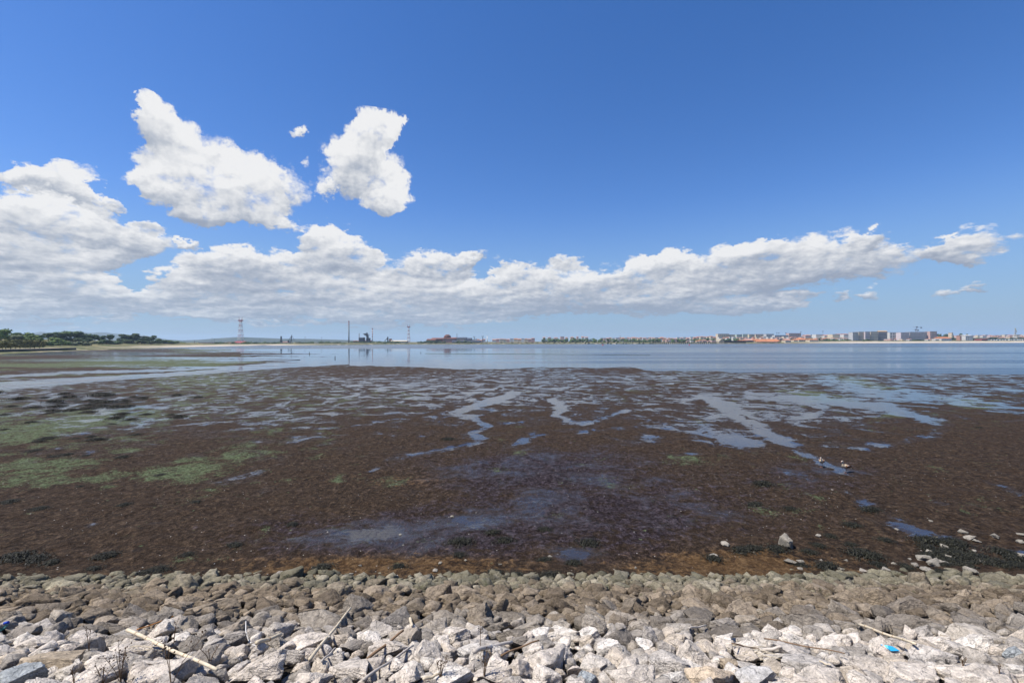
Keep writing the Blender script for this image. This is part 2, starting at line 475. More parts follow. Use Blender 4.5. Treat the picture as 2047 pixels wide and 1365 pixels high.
for cx, cy, rx, ry, a, s in [(1050, 885, 45, 16, -15, .3), (1432, 872, 85, 24, 10, .24), (1381, 905, 28, 7, 0, .4), (1494, 888, 60, 14, 8, .25),
    (180, 1048, 24, 6, -5, .45), (303, 1046, 27, 6, -8, .45), (270, 1102, 20, 8, -20, .5), (750, 938, 18, 6, -15, .45), (848, 872, 14, 5, 0, .4),
    (1230, 856, 30, 5, 0, .3), (1300, 876, 30, 8, 5, .3), (1170, 866, 20, 5, 0, .3), (1160, 1106, 62, 16, 5, .50), (1050, 1132, 45, 14, 0, .3),
    (820, 1062, 120, 26, -8, .44), (700, 1066, 110, 24, -10, .34), (940, 1038, 70, 26, 0, .38), (1100, 1020, 90, 30, 0, .16), (2040, 1104, 40, 9, 5, .4),
    (1830, 1060, 60, 16, 20, .2), (1440, 1030, 60, 26, 0, .27)]:
    wet += 0.78 * s * bump(ell(PX + (n1 - .5) * 30, PY + (n2 - .5) * 8, cx, cy, rx, ry, a))
cw = interp(PX, [-400, 0, 250, 450, 620], [16, 12, 7, 5, 6])
wet += 0.75 * np.clip(1.5 - np.abs(PY - creek_y + 3 + (n2 - .5) * 3) / (cw * 0.5), 0, 1) * (PX < 720)
c2 = np.abs(PY - interp(PX, [p[0] for p in creek2], [p[1] for p in creek2]) + (n2 - .5) * 4)
wet += 0.5 * np.clip(1.5 - c2 / 2.6, 0, 1) * (PX < 680)
lf = left_flat * (PY < creek_y - 4)
wet += lf * (0.26 * grey_top - 0.13 + 0.9 * (fbm2(PX / 240.0, PY / 4.5, 3, 41) - 0.5) + 0.06 * sst(PX, 150, 450))

# green algae
grn = 0.17 + 0.40 * (fbm2(PX / 200.0, PY / 40.0, 3, 61) - 0.5)
grn += 0.15 * sst(PX, 1000, 300) * sst(PY, 990, 900) + 0.10 * sst(PY, 860, 770)
for cx, cy, rx, ry, a, s in [(430, 925, 95, 26, -12, .40), (350, 945, 90, 16, -8, .35), (130, 925, 150, 22, -6, .33), (60, 960, 130, 24, -6, .33), (210, 965, 30, 20, -20, .3), (270, 945, 120, 16, -8, .25), (120, 848, 190, 14, -6, .33),
    (60, 870, 130, 14, -6, .30), (560, 860, 60, 12, -10, .2), (668, 1001, 26, 6, -10, .45), (55, 1026, 22, 5, -10, .4), (200, 975, 12, 12, 0, .25),
    (1720, 764, 70, 11, 10, .45), (1790, 778, 60, 6, 6, .3), (1930, 806, 80, 10, 8, .4), (1785, 830, 30, 9, 0, .4), (1640, 790, 90, 8, 6, .3), (1850, 762, 80, 6, 3, .3),
    (1870, 938, 55, 9, 20, .36), (1660, 800, 60, 6, 0, .3), (1410, 815, 30, 5, 0, .3), (1500, 1000, 120, 60, 0, .10), (520, 1062, 60, 18, -8, .25), (610, 1070, 60, 18, -8, .2),
    (720, 1090, 26, 12, 0, .35), (1350, 1020, 140, 60, 0, .09), (700, 1055, 60, 12, -5, .2), (1040, 905, 30, 6, 0, .3), (830, 905, 60, 8, -8, .3)]:
    grn += 0.66 * s * bump(ell(PX + (n1 - .5) * 30, PY + (n2 - .5) * 8, cx, cy, rx, ry, a))
grn += lf * (0.22 * np.exp(-((PY - interp(PX, [0, 500], [737, 714])) / 6.0) ** 2) * sst(PX, 600, 300) + 0.0 + 1.3 * (fbm2(PX / 300.0, PY / 5.0, 3, 43) - 0.5)) - 0.35 * lf * grey_top
# purple-black weed half under water, and rusty silt at the foot of the stones
wrk = 0.75 * bump(ell(PX, PY, 1180, 1030, 420, 110)) + 0.7 * bump(ell(PX, PY, 720, 1080, 320, 60)) + 0.6 * bump(ell(PX, PY, 1050, 930, 300, 50)) + 0.5 * bump(ell(PX, PY, 1640, 950, 160, 40))
wrk += 0.6 * (n1 - 0.5)
rust = 0.85 * bump(ell(PX, PY, 760, 1130, 330, 34)) + 0.9 * bump(ell(PX, PY, 1480, 1130, 260, 50)) + 0.25 * sst(PY, 1080, 1150) + 0.5 * bump(ell(PX, PY, 820, 960, 160, 30)) + 0.4 * (n1 - 0.5)
dark = 0.9 * bump(ell(PX, PY, 170, 808, 230, 42)) + 0.5 * bump(ell(PX, PY, 60, 880, 160, 40))

lump = (fbm2(XX / 0.9, DD / 0.9, 4, 5) - 0.5)
relief = 0.17 * lump + 0.06 * (fbm2(XX / 0.22, DD / 0.22, 3, 9) - 0.5)
dry = 1 - sst(wet, 0.36, 0.52)
near = sst(DD, 60, 14)
Z = z_ground + land * (relief * (0.35 + 0.65 * dry) * (0.4 + 0.6 * near) * dry + 0.012 * dry)
Z = Z + 0.16 * sst(DD, 12.6, 10.6) * land

def mud_material():
    m, n = material('wet_mud')
    geo = n.node('ShaderNodeNewGeometry')
    pos = geo.outputs['Position']
    A = lambda nm: n.node('ShaderNodeAttribute', attribute_name=nm).outputs['Fac']
    wet_a, grn_a, wrk_a, rust_a, dark_a = A('wet'), A('green'), A('weed'), A('rust'), A('dark')
    dep = n.node('ShaderNodeSeparateXYZ', (pos,)).outputs[1]
    pools = n.noise(pos, 0.46, 7.0, 0.62, 0.9)
    mid = n.noise(pos, 0.9, 5.0, 0.62, 0.8)
    clump = n.noise(n.vmath('ADD', pos, (4.0, 9.0, 0.0)), 3.4, 5.0, 0.72, 0.3)
    fine = n.noise(pos, 9.0, 4.0, 0.68)
    vfine = n.noise(pos, 38.0, 3.0, 0.6)
    grain = n.noise(pos, 120.0, 2.0, 0.6)
    wn = n.math('ADD', n.math('MULTIPLY', n.math('SUBTRACT', pools, 0.5), 1.2), n.math('MULTIPLY', n.math('SUBTRACT', clump, 0.5), 0.42))
    wn = n.math('ADD', wn, n.math('MULTIPLY', n.math('SUBTRACT', fine, 0.5), 0.22))
    wf = n.math('ADD', wet_a, wn)
    water = n.sstep(wf, 0.48, 0.52)
    damp = n.sstep(wf, 0.25, 0.50)
    # half-drowned weed: tufts with water between them
    drowned = n.math('MULTIPLY', n.sstep(n.math('ADD', wrk_a, n.math('MULTIPLY', n.math('SUBTRACT', mid, 0.5), 1.2)), 0.30, 0.85), n.sstep(wf, 0.10, 0.42))
    tuftn = n.math('ADD', n.math('MULTIPLY', fine, 0.55), n.math('MULTIPLY', vfine, 0.45))
    film = n.math('MULTIPLY', drowned, n.sstep(tuftn, 0.53, 0.50))
    water = n.math('MULTIPLY', water, n.math('SUBTRACT', 1.0, n.math('MULTIPLY', n.sstep(tuftn, 0.50, 0.57), n.sstep(wrk_a, 0.2, 0.7, 0.30, 0.62))))
    water = n.math('MAXIMUM', water, n.math('MULTIPLY', film, 0.9))
    gn = n.math('ADD', n.math('MULTIPLY', n.math('SUBTRACT', n.noise(n.vmath('ADD', pos, (31.0, 7.0, 0.0)), 0.62, 7.0, 0.66, 0.7), 0.5), 1.25), n.math('MULTIPLY', n.math('SUBTRACT', n.noise(n.vmath('ADD', pos, (1.0, 3.0, 0.0)), 14.0, 4.0, 0.7), 0.5), 0.75))
    gf = n.math('ADD', grn_a, gn)
    green = n.sstep(gf, 0.40, 0.50)
    spot = n.math('MULTIPLY', n.sstep(n.voro(pos, 1.0, 'F1', 2.0), 0.24, 0.15), n.sstep(fine, 0.46, 0.54))
    green = n.math('MULTIPLY', green, n.sstep(n.noise(n.vmath('ADD', pos, (2.0, 8.0, 0.0)), 2.6, 6.0, 0.74), 0.40, 0.52, 0.12, 1.0))
    speck = n.math('MULTIPLY', n.sstep(n.voro(n.vmath('ADD', pos, (6.0, 2.0, 0.0)), 1.9, 'F1', 1.0), 0.27, 0.19), n.math('MULTIPLY', n.sstep(mid, 0.40, 0.50), n.sstep(fine, 0.40, 0.50)))
    green = n.math('MAXIMUM', green, n.math('MULTIPLY', n.math('MAXIMUM', spot, speck), 0.95))
    # colours
    tone = n.math('ADD', n.math('MULTIPLY', clump, 0.45), n.math('ADD', n.math('MULTIPLY', fine, 0.45), n.math('MULTIPLY', vfine, 0.30)))
    mud = n.ramp(tone, [(0.46, (0.008, 0.0052, 0.0034)), (0.57, (0.027, 0.0175, 0.0108)), (0.66, (0.068, 0.045, 0.0275)), (0.76, (0.16, 0.112, 0.072))])
    mud = n.mix(n.math('MULTIPLY', n.sstep(mid, 0.42, 0.62), 0.30), mud, (0.046, 0.0285, 0.0165))
    weed = n.ramp(tone, [(0.46, (0.005, 0.0038, 0.0042)), (0.58, (0.020, 0.0135, 0.0145)), (0.67, (0.060, 0.046, 0.052)), (0.77, (0.14, 0.118, 0.132))])
    silt = n.ramp(tone, [(0.42, (0.020, 0.010, 0.005)), (0.58, (0.075, 0.042, 0.018)), (0.76, (0.20, 0.125, 0.06))])
    alg = n.ramp(n.math('ADD', n.math('MULTIPLY', vfine, 0.4), n.math('MULTIPLY', fine, 0.7)), [(0.38, (0.018, 0.024, 0.010)), (0.54, (0.075, 0.095, 0.045)), (0.72, (0.20, 0.235, 0.13))])
    bl = n.ramp(tone, [(0.44, (0.004, 0.004, 0.003)), (0.75, (0.03, 0.03, 0.018))])
    c = n.mix(n.sstep(n.math('ADD', wrk_a, n.math('MULTIPLY', n.math('SUBTRACT', clump, 0.5), 2.2)), 0.25, 0.8), mud, weed)
    c = n.mix(n.sstep(n.math('ADD', rust_a, n.math('MULTIPLY', n.math('SUBTRACT', clump, 0.5), 2.6)), 0.45, 0.95), c, silt)
    c = n.mix(n.sstep(n.math('ADD', dark_a, n.math('MULTIPLY', n.math('SUBTRACT', mid, 0.5), 2.4)), 0.75, 1.0), c, bl)
    c = n.mix(n.math('MULTIPLY', damp, 0.35), c, n.mix(0.5, c, (0.02, 0.018, 0.018)))
    c = n.mix(green, c, alg)
    # sun glitter on the near mud, put into the colour as pale flecks
    fl = n.voro(pos, 11.0, 'F1', 0.0, out='Distance')
    flr = n.voro(pos, 11.0, 'F1', 0.0, out='Color')
    fleck = n.math('MULTIPLY', n.math('LESS_THAN', fl, 0.20), n.math('GREATER_THAN', n.node('ShaderNodeSeparateXYZ', (flr,)).outputs[0], 0.975))
    c = n.mix(n.math('MULTIPLY', fleck, n.sstep(dep, 40.0, 16.0)), c, (0.45, 0.42, 0.38))
    wcol = n.mix(n.math('MULTIPLY', green, 0.6), (0.030, 0.029, 0.032), (0.06, 0.09, 0.05))
    c = n.mix(water, c, wcol)
    rough = n.math('MULTIPLY', n.lin(water, 0.0, 1.0, 1.0, 0.0), n.lin(damp, 0.0, 1.0, 0.80, 0.50))
    rough = n.math('ADD', rough, 0.035)
    hgt = n.math('ADD', n.math('MULTIPLY', vfine, 0.022), n.math('ADD', n.math('MULTIPLY', grain, 0.009), n.math('ADD', n.math('MULTIPLY', fine, 0.06), n.math('MULTIPLY', clump, 0.22))))
    hgt = n.math('ADD', hgt, n.math('MULTIPLY', green, 0.006))
    bs = n.math('MULTIPLY', n.math('SUBTRACT', 1.0, water), n.sstep(dep, 90.0, 12.0, 0.35, 1.0))
    nb = n.node('ShaderNodeBump', {'Strength': bs, 'Distance': 1.0, 'Height': hgt}).outputs[0]
    rip = n.noise(n.vmath('MULTIPLY', pos, (1.0, 1.4, 1.0)), 7.0, 3.0, 0.55)
    nb = n.node('ShaderNodeBump', {'Strength': n.math('MULTIPLY', water, 0.25), 'Distance': 0.012, 'Height': rip, 'Normal': nb}).outputs[0]
    finish(n, {'Base Color': c, 'Roughness': rough, 'IOR': 1.42, 'Specular IOR Level': n.lin(water, 0.0, 1.0, 0.12, 0.55), 'Normal': nb})
    return m
me = fast_mesh('mud_flat', np.stack([XX, DD, Z], -1).reshape(-1, 3), grid_faces(*DD.shape), mud_material())
for nm, a in (('wet', wet), ('green', grn), ('weed', wrk), ('rust', rust), ('dark', dark)):
    attr(me, nm, a)
mud_flat = kind(link('mud_flat', me), 'structure')

# ------------------------------------------------------------------ open water
def water_material():
    m, n = material('estuary_water')
    pos = n.node('ShaderNodeNewGeometry').outputs['Position']
    sp = n.node('ShaderNodeSeparateXYZ', (pos,)); x, y = sp.outputs[0], sp.outputs[1]
    # cat's paws: bands of ripple between slicks, drawn out across the view
    inv = n.math('DIVIDE', 5460.0, n.math('MAXIMUM', y, 30.0))
    band = n.noise(n.node('ShaderNodeCombineXYZ', (n.math('MULTIPLY', x, 0.0022), n.math('MULTIPLY', inv, 0.115), 0.0)).outputs[0], 1.0, 4.0, 0.55, 0.4)
    right = n.sstep(n.math('DIVIDE', x, n.math('MAXIMUM', y, 30.0)), -0.25, 0.55)
    calm = n.math('MULTIPLY', n.sstep(inv, 11.0, 14.0), n.sstep(right, 0.75, 0.05))
    rough_b = n.math('ADD', n.sstep(band, 0.42, 0.58, 0.22, 1.0), n.math('MULTIPLY', right, 0.25))
    rough_b = n.math('MULTIPLY', rough_b, n.lin(calm, 0.0, 1.0, 1.0, 0.06))
    rough_b = n.math('ADD', rough_b, n.sstep(inv, 13.5, 10.5, 0.0, 1.2))
    w1 = n.noise(n.vmath('MULTIPLY', pos, (0.8, 1.6, 1.0)), 1.3, 4.0, 0.6)
    w2 = n.noise(n.vmath('MULTIPLY', pos, (0.8, 1.6, 1.0)), 5.0, 3.0, 0.6)
    hgt = n.math('ADD', n.math('MULTIPLY', w1, 0.7), n.math('MULTIPLY', w2, 0.25))
    nb = n.node('ShaderNodeBump', {'Strength': n.math('MULTIPLY', rough_b, 0.9), 'Distance': 0.16, 'Height': hgt}).outputs[0]
    finish(n, {'Base Color': (0.035, 0.055, 0.075, 1), 'Roughness': n.lin(rough_b, 0.0, 1.0, 0.02, 0.20), 'IOR': 1.333, 'Normal': nb})
    return m
WZ = -0.05
v = [(-6000, 40, WZ), (6000, 40, WZ), (6000, 2600, WZ), (-6000, 2600, WZ)]
water = kind(link('water', mesh('water', v, [(0, 1, 2, 3)], water_material())), 'structure')
# ------------------------------------------------------------------ stone embankment
PROF_D = np.array([-2.0, 0.8, 2.0, 4.26, 6.8, 9.3, 11.7, 13.5])
PROF_Z = np.array([4.5, 4.15, 3.69, 2.83, 1.86, 0.90, 0.02, -0.7])
def slope_z(d):
    return np.interp(d, PROF_D, PROF_Z)
def slope_at(px, py):         # where a photo pixel's ray meets the slope
    d = ray(px, py); a = 0.8; b = 14.0
    f = lambda D: H + d.z / d.y * D - slope_z(D)
    if f(b) > 0:
        return None
    for _ in range(40):
        m = (a + b) / 2
        if f(m) > 0:
            a = m
        else:
            b = m
    return Vector((d.x / d.y * a, a, float(slope_z(a))))

def rubble_ground_material():
    m, n = material('gravel_and_dirt')
    pos = n.node('ShaderNodeNewGeometry').outputs['Position']
    a = n.noise(pos, 14.0, 5.0, 0.65); b = n.voro(pos, 24.0, 'F1', 1.0)
    c = n.ramp(a, [(0.3, (0.015, 0.013, 0.010)), (0.55, (0.045, 0.038, 0.030)), (0.75, (0.11, 0.095, 0.08))])
    nb = n.node('ShaderNodeBump', {'Strength': 1.0, 'Distance': 0.03, 'Height': n.math('ADD', a, b)}).outputs[0]
    finish(n, {'Base Color': c, 'Roughness': 0.95, 'Specular IOR Level': 0.1, 'Normal': nb})
    return m
gd = np.linspace(-1.8, 12.6, 90)[:, None] * np.ones((1, 160)); gx = np.linspace(-30, 30, 160)[None, :] * np.ones((90, 1))
gz = slope_z(gd) - 0.16 + 0.10 * (fbm2(gx / 0.5, gd / 0.5, 3, 71) - 0.5)
embankment = kind(link('embankment', fast_mesh('embankment', np.stack([gx, gd, gz], -1).reshape(-1, 3), grid_faces(90, 160), rubble_ground_material())), 'structure')

# --- stones: angular blocks cut by planes, then worn
def perlin3(p, seed):
    """vectorised value noise in 3d, -1..1"""
    i = np.floor(p).astype(np.int64); f = p - i; f = f * f * (3 - 2 * f)
    def h(dx, dy, dz):
        k = ((i[:, 0] + dx) * 374761393 + (i[:, 1] + dy) * 668265263 + (i[:, 2] + dz) * 2147483647 + seed * 974634533) & 0x7fffffff
        k = ((k ^ (k >> 13)) * 1274126177) & 0x7fffffff
        return ((k ^ (k >> 16)) & 0xffff) / 32767.5 - 1
    x, y, z = f[:, 0], f[:, 1], f[:, 2]
    c00 = h(0, 0, 0) * (1 - x) + h(1, 0, 0) * x; c10 = h(0, 1, 0) * (1 - x) + h(1, 1, 0) * x
    c01 = h(0, 0, 1) * (1 - x) + h(1, 0, 1) * x; c11 = h(0, 1, 1) * (1 - x) + h(1, 1, 1) * x
    return (c00 * (1 - y) + c10 * y) * (1 - z) + (c01 * (1 - y) + c11 * y) * z
def fbm3(p, seed, octaves=4, gain=0.5):
    s = 0; a = 1; t = 0
    for o in range(octaves):
        s = s + a * perlin3(p * 2 ** o + o * 13.7, seed + o); t += a; a *= gain
    return s / t
ICO = {}
def ico(level):
    if level not in ICO:
        bm = bmesh.new(); bmesh.ops.create_icosphere(bm, subdivisions=level, radius=1.0)
        V = np.array([v.co[:] for v in bm.verts]); Fc = np.array([[v.index for v in f.verts] for f in bm.faces]); bm.free()
        ICO[level] = (V, Fc)
    return ICO[level]
def rock_shape(level, seed, rough=1.0, planes=11, angular=1.0):
    r = np.random.default_rng(seed)
    V, Fc = ico(level); V = V.copy()
    V += 0.20 * np.stack([fbm3(V * 1.1 + 5, seed * 3 + k, 2) for k in range(3)], -1)
    for k in range(planes):
        nrm = r.normal(size=3); nrm /= np.linalg.norm(nrm)
        hgt = r.uniform(0.34, 0.70)
        d = V @ nrm - hgt
        cut = np.where(d > 0, d * (0.74 + 0.255 * angular), 0)
        V -= nrm * cut[:, None]
    V /= np.abs(V).max(axis=0)
    ax = r.normal(size=3); ax[2] += 1.5; ax /= np.linalg.norm(ax)
    layer = (V @ ax) * r.uniform(5, 9)
    nrm = V / np.linalg.norm(V, axis=1)[:, None]
    disp = 0.085 * fbm3(V * 2.6, seed + 100, 3) + 0.085 * (np.abs(fbm3(V * 4.5 + 3, seed + 200, 3)) - 0.2)
    disp += 0.018 * fbm3(np.stack([V[:, 0] * 3, V[:, 1] * 3, layer * 2.2], -1), seed + 300, 3)
    if level >= 4:
        disp += 0.022 * fbm3(V * 12.0, seed + 400, 3, 0.6)
    return V + nrm * (disp * rough)[:, None], Fc

def rock_material(name, use_object):
    m, n = material(name)
    co = n.node('ShaderNodeTexCoord').outputs['Object'] if use_object else n.node('ShaderNodeNewGeometry').outputs['Position']
    pos = n.node('ShaderNodeNewGeometry').outputs['Position']
    if use_object:
        oi = n.node('ShaderNodeObjectInfo'); tint = oi.outputs['Color']; alpha = oi.outputs['Alpha']
        pat = n.vmath('ADD', pos, n.node('ShaderNodeCombineXYZ', (n.math('MULTIPLY', oi.outputs['Random'], 37.0), 0.0, 0.0)).outputs[0])
    else:
        at = n.node('ShaderNodeAttribute', attribute_name='tint'); tint = at.outputs['Color']; alpha = at.outputs['Alpha']
        pat = pos
    big = n.noise(pat, 3.2, 5.0, 0.6, 0.5)
    mid = n.noise(pat, 14.0, 6.0, 0.68, 0.3)
    fine = n.noise(pat, 70.0, 4.0, 0.65)
    strat = n.noise(n.vmath('MULTIPLY', pat, (5.0, 9.0, 26.0)), 1.0, 4.0, 0.6, 1.2)
    crack = n.sstep(n.voro(n.vmath('ADD', pat, n.vmath('MULTIPLY', n.noise(pat, 6.0, 3.0, out=1), (0.16, 0.16, 0.16))), 4.5, 'DISTANCE_TO_EDGE', 0.0), 0.0, 0.022)
    crack = n.math('MAXIMUM', crack, n.sstep(n.noise(n.vmath('ADD', pat, (5, 3, 1)), 2.6, 3.0, 0.5), 0.47, 0.40))
    pit = n.sstep(n.voro(pat, 42.0, 'F1', 0.0), 0.16, 0.34)
    v = n.math('ADD', n.math('MULTIPLY', big, 0.35), n.math('ADD', n.math('MULTIPLY', mid, 0.75), n.math('ADD', n.math('MULTIPLY', fine, 0.45), n.math('MULTIPLY', strat, 0.2))))
    lum = n.lin(v, 0.64, 1.12, 0.34, 1.50)
    lum = n.math('MULTIPLY', lum, n.lin(crack, 0.0, 1.0, 0.62, 1.0))
    lum = n.math('MULTIPLY', lum, n.lin(pit, 0.0, 1.0, 0.80, 1.0))
    c = n.mix(1.0, tint, n.node('ShaderNodeCombineColor', (lum, lum, lum)).outputs[0], 'MULTIPLY')
    # dark lichen in patches, rust in a few, algae where the tide reaches
    lich = n.math('MULTIPLY', n.sstep(n.noise(pat, 5.0, 6.0, 0.72, 0.6), 0.54, 0.66), n.sstep(mid, 0.40, 0.58))
    c = n.mix(n.math('MULTIPLY', lich, alpha), c, (0.060, 0.056, 0.052))
    rust = n.sstep(n.noise(n.vmath('ADD', pat, (9, 4, 2)), 2.3, 5.0, 0.7, 0.8), 0.66, 0.76)
    c = n.mix(n.math('MULTIPLY', rust, 0.35), c, (0.30, 0.18, 0.075))
    sp = n.node('ShaderNodeSeparateXYZ', (pos,))
    zz = n.math('ADD', sp.outputs[2], n.math('MULTIPLY', n.math('SUBTRACT', big, 0.5), 1.2))
    tide = n.math('MULTIPLY', n.sstep(zz, 0.95, 0.15), n.sstep(mid, 0.30, 0.62))
    c = n.mix(n.math('MULTIPLY', tide, 0.55), c, (0.085, 0.085, 0.052))
    moss = n.math('MULTIPLY', n.sstep(zz, 1.9, 0.7), n.sstep(n.noise(n.vmath('ADD', pat, (3, 1, 8)), 4.0, 5.0, 0.7), 0.58, 0.68))
    c = n.mix(n.math('MULTIPLY', moss, 0.6), c, (0.055, 0.060, 0.022))
    hgt = n.math('ADD', n.math('MULTIPLY', mid, 0.07), n.math('ADD', n.math('MULTIPLY', fine, 0.018), n.math('MULTIPLY', strat, 0.035)))
    hgt = n.math('ADD', hgt, n.math('ADD', n.math('MULTIPLY', crack, 0.010), n.math('MULTIPLY', pit, 0.004)))
    nb = n.node('ShaderNodeBump', {'Strength': 0.9, 'Distance': 1.0, 'Height': hgt}).outputs[0]
    finish(n, {'Base Color': c, 'Roughness': 0.9, 'Specular IOR Level': 0.18, 'Normal': nb})
    return m
ROCK = rock_material('weathered_limestone', True)
ROCK_FIELD = rock_material('weathered_limestone_rubble', False)

N_HI = 12
HI = []
for k in range(N_HI):
    V, Fc = rock_shape(5, 500 + k * 17, 1.0, [8, 10, 13, 16][k % 4], [1.0, 0.85, 0.95, 0.7][k % 4])
    HI.append(fast_mesh('boulder_shape', V, Fc, ROCK, True))
def broken_stone(seed, pts, cuts, amp):
    """sharp-edged broken stone: the hull of a few scattered points, its faces roughened"""
    r = np.random.default_rng(seed); bm = bmesh.new()
    for k in range(pts):
        p = r.normal(size=3); p /= np.abs(p).max() ** 0.55 * np.linalg.norm(p) ** 0.45
        bm.verts.new(p * r.uniform(0.72, 1.0))
    res = bmesh.ops.convex_hull(bm, input=bm.verts)
    bmesh.ops.delete(bm, geom=list({e for e in res['geom_interior'] + res['geom_unused'] if isinstance(e, bmesh.types.BMVert)}), context='VERTS')
    bmesh.ops.triangulate(bm, faces=bm.faces)
    for c in range(cuts):
        bmesh.ops.subdivide_edges(bm, edges=bm.edges, cuts=1, use_grid_fill=True)
        bmesh.ops.triangulate(bm, faces=bm.faces)
    bm.verts.ensure_lookup_table(); bm.verts.index_update()
    V = np.array([v.co[:] for v in bm.verts]); Fc = np.array([[v.index for v in f.verts] for f in bm.faces]); bm.free()
    nrm = V / (np.linalg.norm(V, axis=1)[:, None] + 1e-6)
    V = V + nrm * (amp * fbm3(V * 3.2, seed, 3) + amp * 0.6 * fbm3(V * 8.0, seed + 5, 2))[:, None]
    V -= V.mean(axis=0)
    return V / np.abs(V).max(axis=0), Fc
MIDR = []
for k in range(14):
    V, Fc = broken_stone(900 + k * 13, [16, 20, 26][k % 3], 3, 0.13)
    MIDR.append(fast_mesh('stone_shape', V, Fc, ROCK, False))
LO3 = [broken_stone(1500 + k * 11, [15, 19, 24][k % 3], 2, 0.11) for k in range(16)]
LO2 = [broken_stone(1800 + k * 11, [13, 16, 20][k % 3], 1, 0.10) for k in range(20)]

def zone_tint(p, r):
    """stone colour by its height above the tide"""
    z = p[2] + r.normal() * 0.15
    pale = np.array([(0.68, 0.60, 0.52), (0.72, 0.65, 0.575), (0.60, 0.52, 0.43), (0.52, 0.475, 0.43), (0.74, 0.68, 0.61), (0.42, 0.38, 0.335)][r.integers(6)])
    grey = np.array([(0.27, 0.236, 0.197), (0.33, 0.29, 0.245), (0.22, 0.192, 0.162), (0.42, 0.37, 0.31)][r.integers(4)])
    brown = np.array([(0.235, 0.186, 0.132), (0.285, 0.228, 0.164), (0.18, 0.142, 0.102), (0.34, 0.276, 0.207)][r.integers(4)])
    low = np.array([(0.27, 0.240, 0.172), (0.34, 0.305, 0.222), (0.20, 0.182, 0.132), (0.40, 0.355, 0.27)][r.integers(4)])
    t = np.interp(z, [0.1, 0.50, 0.80, 1.62, 1.85, 2.02, 2.22], [0, 0, 1, 1, 2, 2, 3])
    seq = [low, brown, grey, pale]
    i = int(min(t, 2)); f = t - i
    c = seq[i] * (1 - f) + seq[i + 1] * f
    return c * r.uniform(0.86, 1.14)

# --- the large boulders along the top, as the photograph shows them: column, row, width, height (px), tint, yaw, label
HERO = [
 (22,1345,95,60,'b','blue-grey striated slab in the pale boulders beside a big tan boulder'),
 (80,1312,175,72,'t','big tan weathered boulder beside the blue-grey slab'),
 (172,1342,145,66,'w','lilac-white boulder with a flat shaded side behind dry weed stems'),
 (48,1258,85,40,'g','grey flat boulder with a blue plastic cap lying by it'),
 (55,1285,75,30,'w','pale wedge-shaped stone resting on the big tan boulder'),
 (150,1270,60,34,'w','pale stone with a dark hollowed side above the tan boulder'),
 (312,1258,72,38,'w','smooth pale boulder touching the orange cord'),
 (235,1298,110,48,'w','rough pale boulder at the upper end of the longest cane'),
 (300,1345,150,60,'w','broad pale boulder under the longest cane'),
 (398,1308,92,70,'g','grey-brown pitted boulder between the longest cane and a big flat-topped boulder'),
 (512,1328,175,82,'w','big flat-topped cream boulder with a faint yellow stain'),
 (550,1250,62,58,'p','rounded pale boulder with a dark shaded side behind the short cane piece'),
 (615,1280,92,42,'w','low pale boulder beside the steeply leaning cane'),
 (690,1325,120,80,'w','rough cream boulder at the foot of the leaning cane'),
 (705,1284,68,34,'g','smooth dark grey round stone among cream boulders'),
 (765,1253,66,48,'p','peaked boulder, pale on its top and dark grey in front'),
 (775,1290,90,40,'w','cream boulder behind two crossing grey sticks'),
 (850,1300,85,56,'w','cream boulder below the peaked grey one'),
 (812,1348,90,50,'w','pale pointed boulder under the bleached grey stick'),
 (930,1298,66,40,'W','bright white squat stone with a brown fleck on it'),
 (905,1258,76,52,'w','knobbly cream boulder behind the bright white squat stone'),
 (1078,1262,52,36,'W','clean white egg-shaped boulder on the brown stones'),
 (1038,1276,54,36,'g','dark grey block next to the clean white egg-shaped boulder'),
 (1088,1312,135,76,'w','large cream boulder with an orange-stained crack'),
 (1180,1262,44,40,'W','tall white stone standing at the edge of the brown stones'),
 (1212,1282,62,66,'W','white cracked boulder with a rusty underside'),
 (1262,1318,62,50,'w','pale angular block with a dark shadow side beside the cracked white boulder'),
 (1294,1282,46,36,'W','white stone veined with dark cracks'),
 (1342,1316,84,54,'m','boulder mottled black and white with lichen'),
 (1394,1300,90,66,'w','tall cream boulder with a straight sloping edge'),
 (1442,1290,54,34,'w','low rounded pale stone beside the tall cream boulder'),
 (1455,1320,46,36,'t','small tan square block among white boulders'),
 (1172,1348,54,42,'b','small blue-grey angular block among white boulders'),
 (1272,1350,110,44,'w','flat cream boulder in front of the blue-grey angular block'),
 (1350,1350,76,44,'W','white upright boulder beside a rust-streaked slab'),
 (1432,1350,125,44,'o','pale slab streaked with rust'),
 (1520,1348,86,46,'l','light grey square-cut block beside the rust-streaked slab'),
 (1612,1322,120,40,'m','long low boulder spotted with dark lichen under a thin stick'),
 (1662,1350,130,46,'w','big smooth cream boulder with a rounded top'),
 (1752,1330,120,44,'w','cream boulder below the scrap of blue plastic'),
 (1880,1305,100,62,'m','white-topped boulder streaked black with lichen'),
 (1982,1310,100,66,'p','tall pointed pale boulder with a dark striated foot'),
 (2040,1302,60,42,'b','blue-grey boulder behind the tall pointed one'),
 (2034,1332,50,34,'W','small white rounded boulder beside the tall pointed one'),
 (1840,1350,150,46,'w','wide pale slab below the lichen-streaked boulder'),
 (1975,1356,150,44,'w','wide cream slab below the tall pointed boulder'),
 (990,1345,110,46,'w','pale lumpy boulder under the bleached driftwood branch'),
 (620,1352,80,40,'w','small rough cream boulder below the big flat-topped one'),
 (905,1350,90,40,'W','chalk-white boulder half buried among dry weeds'),
]
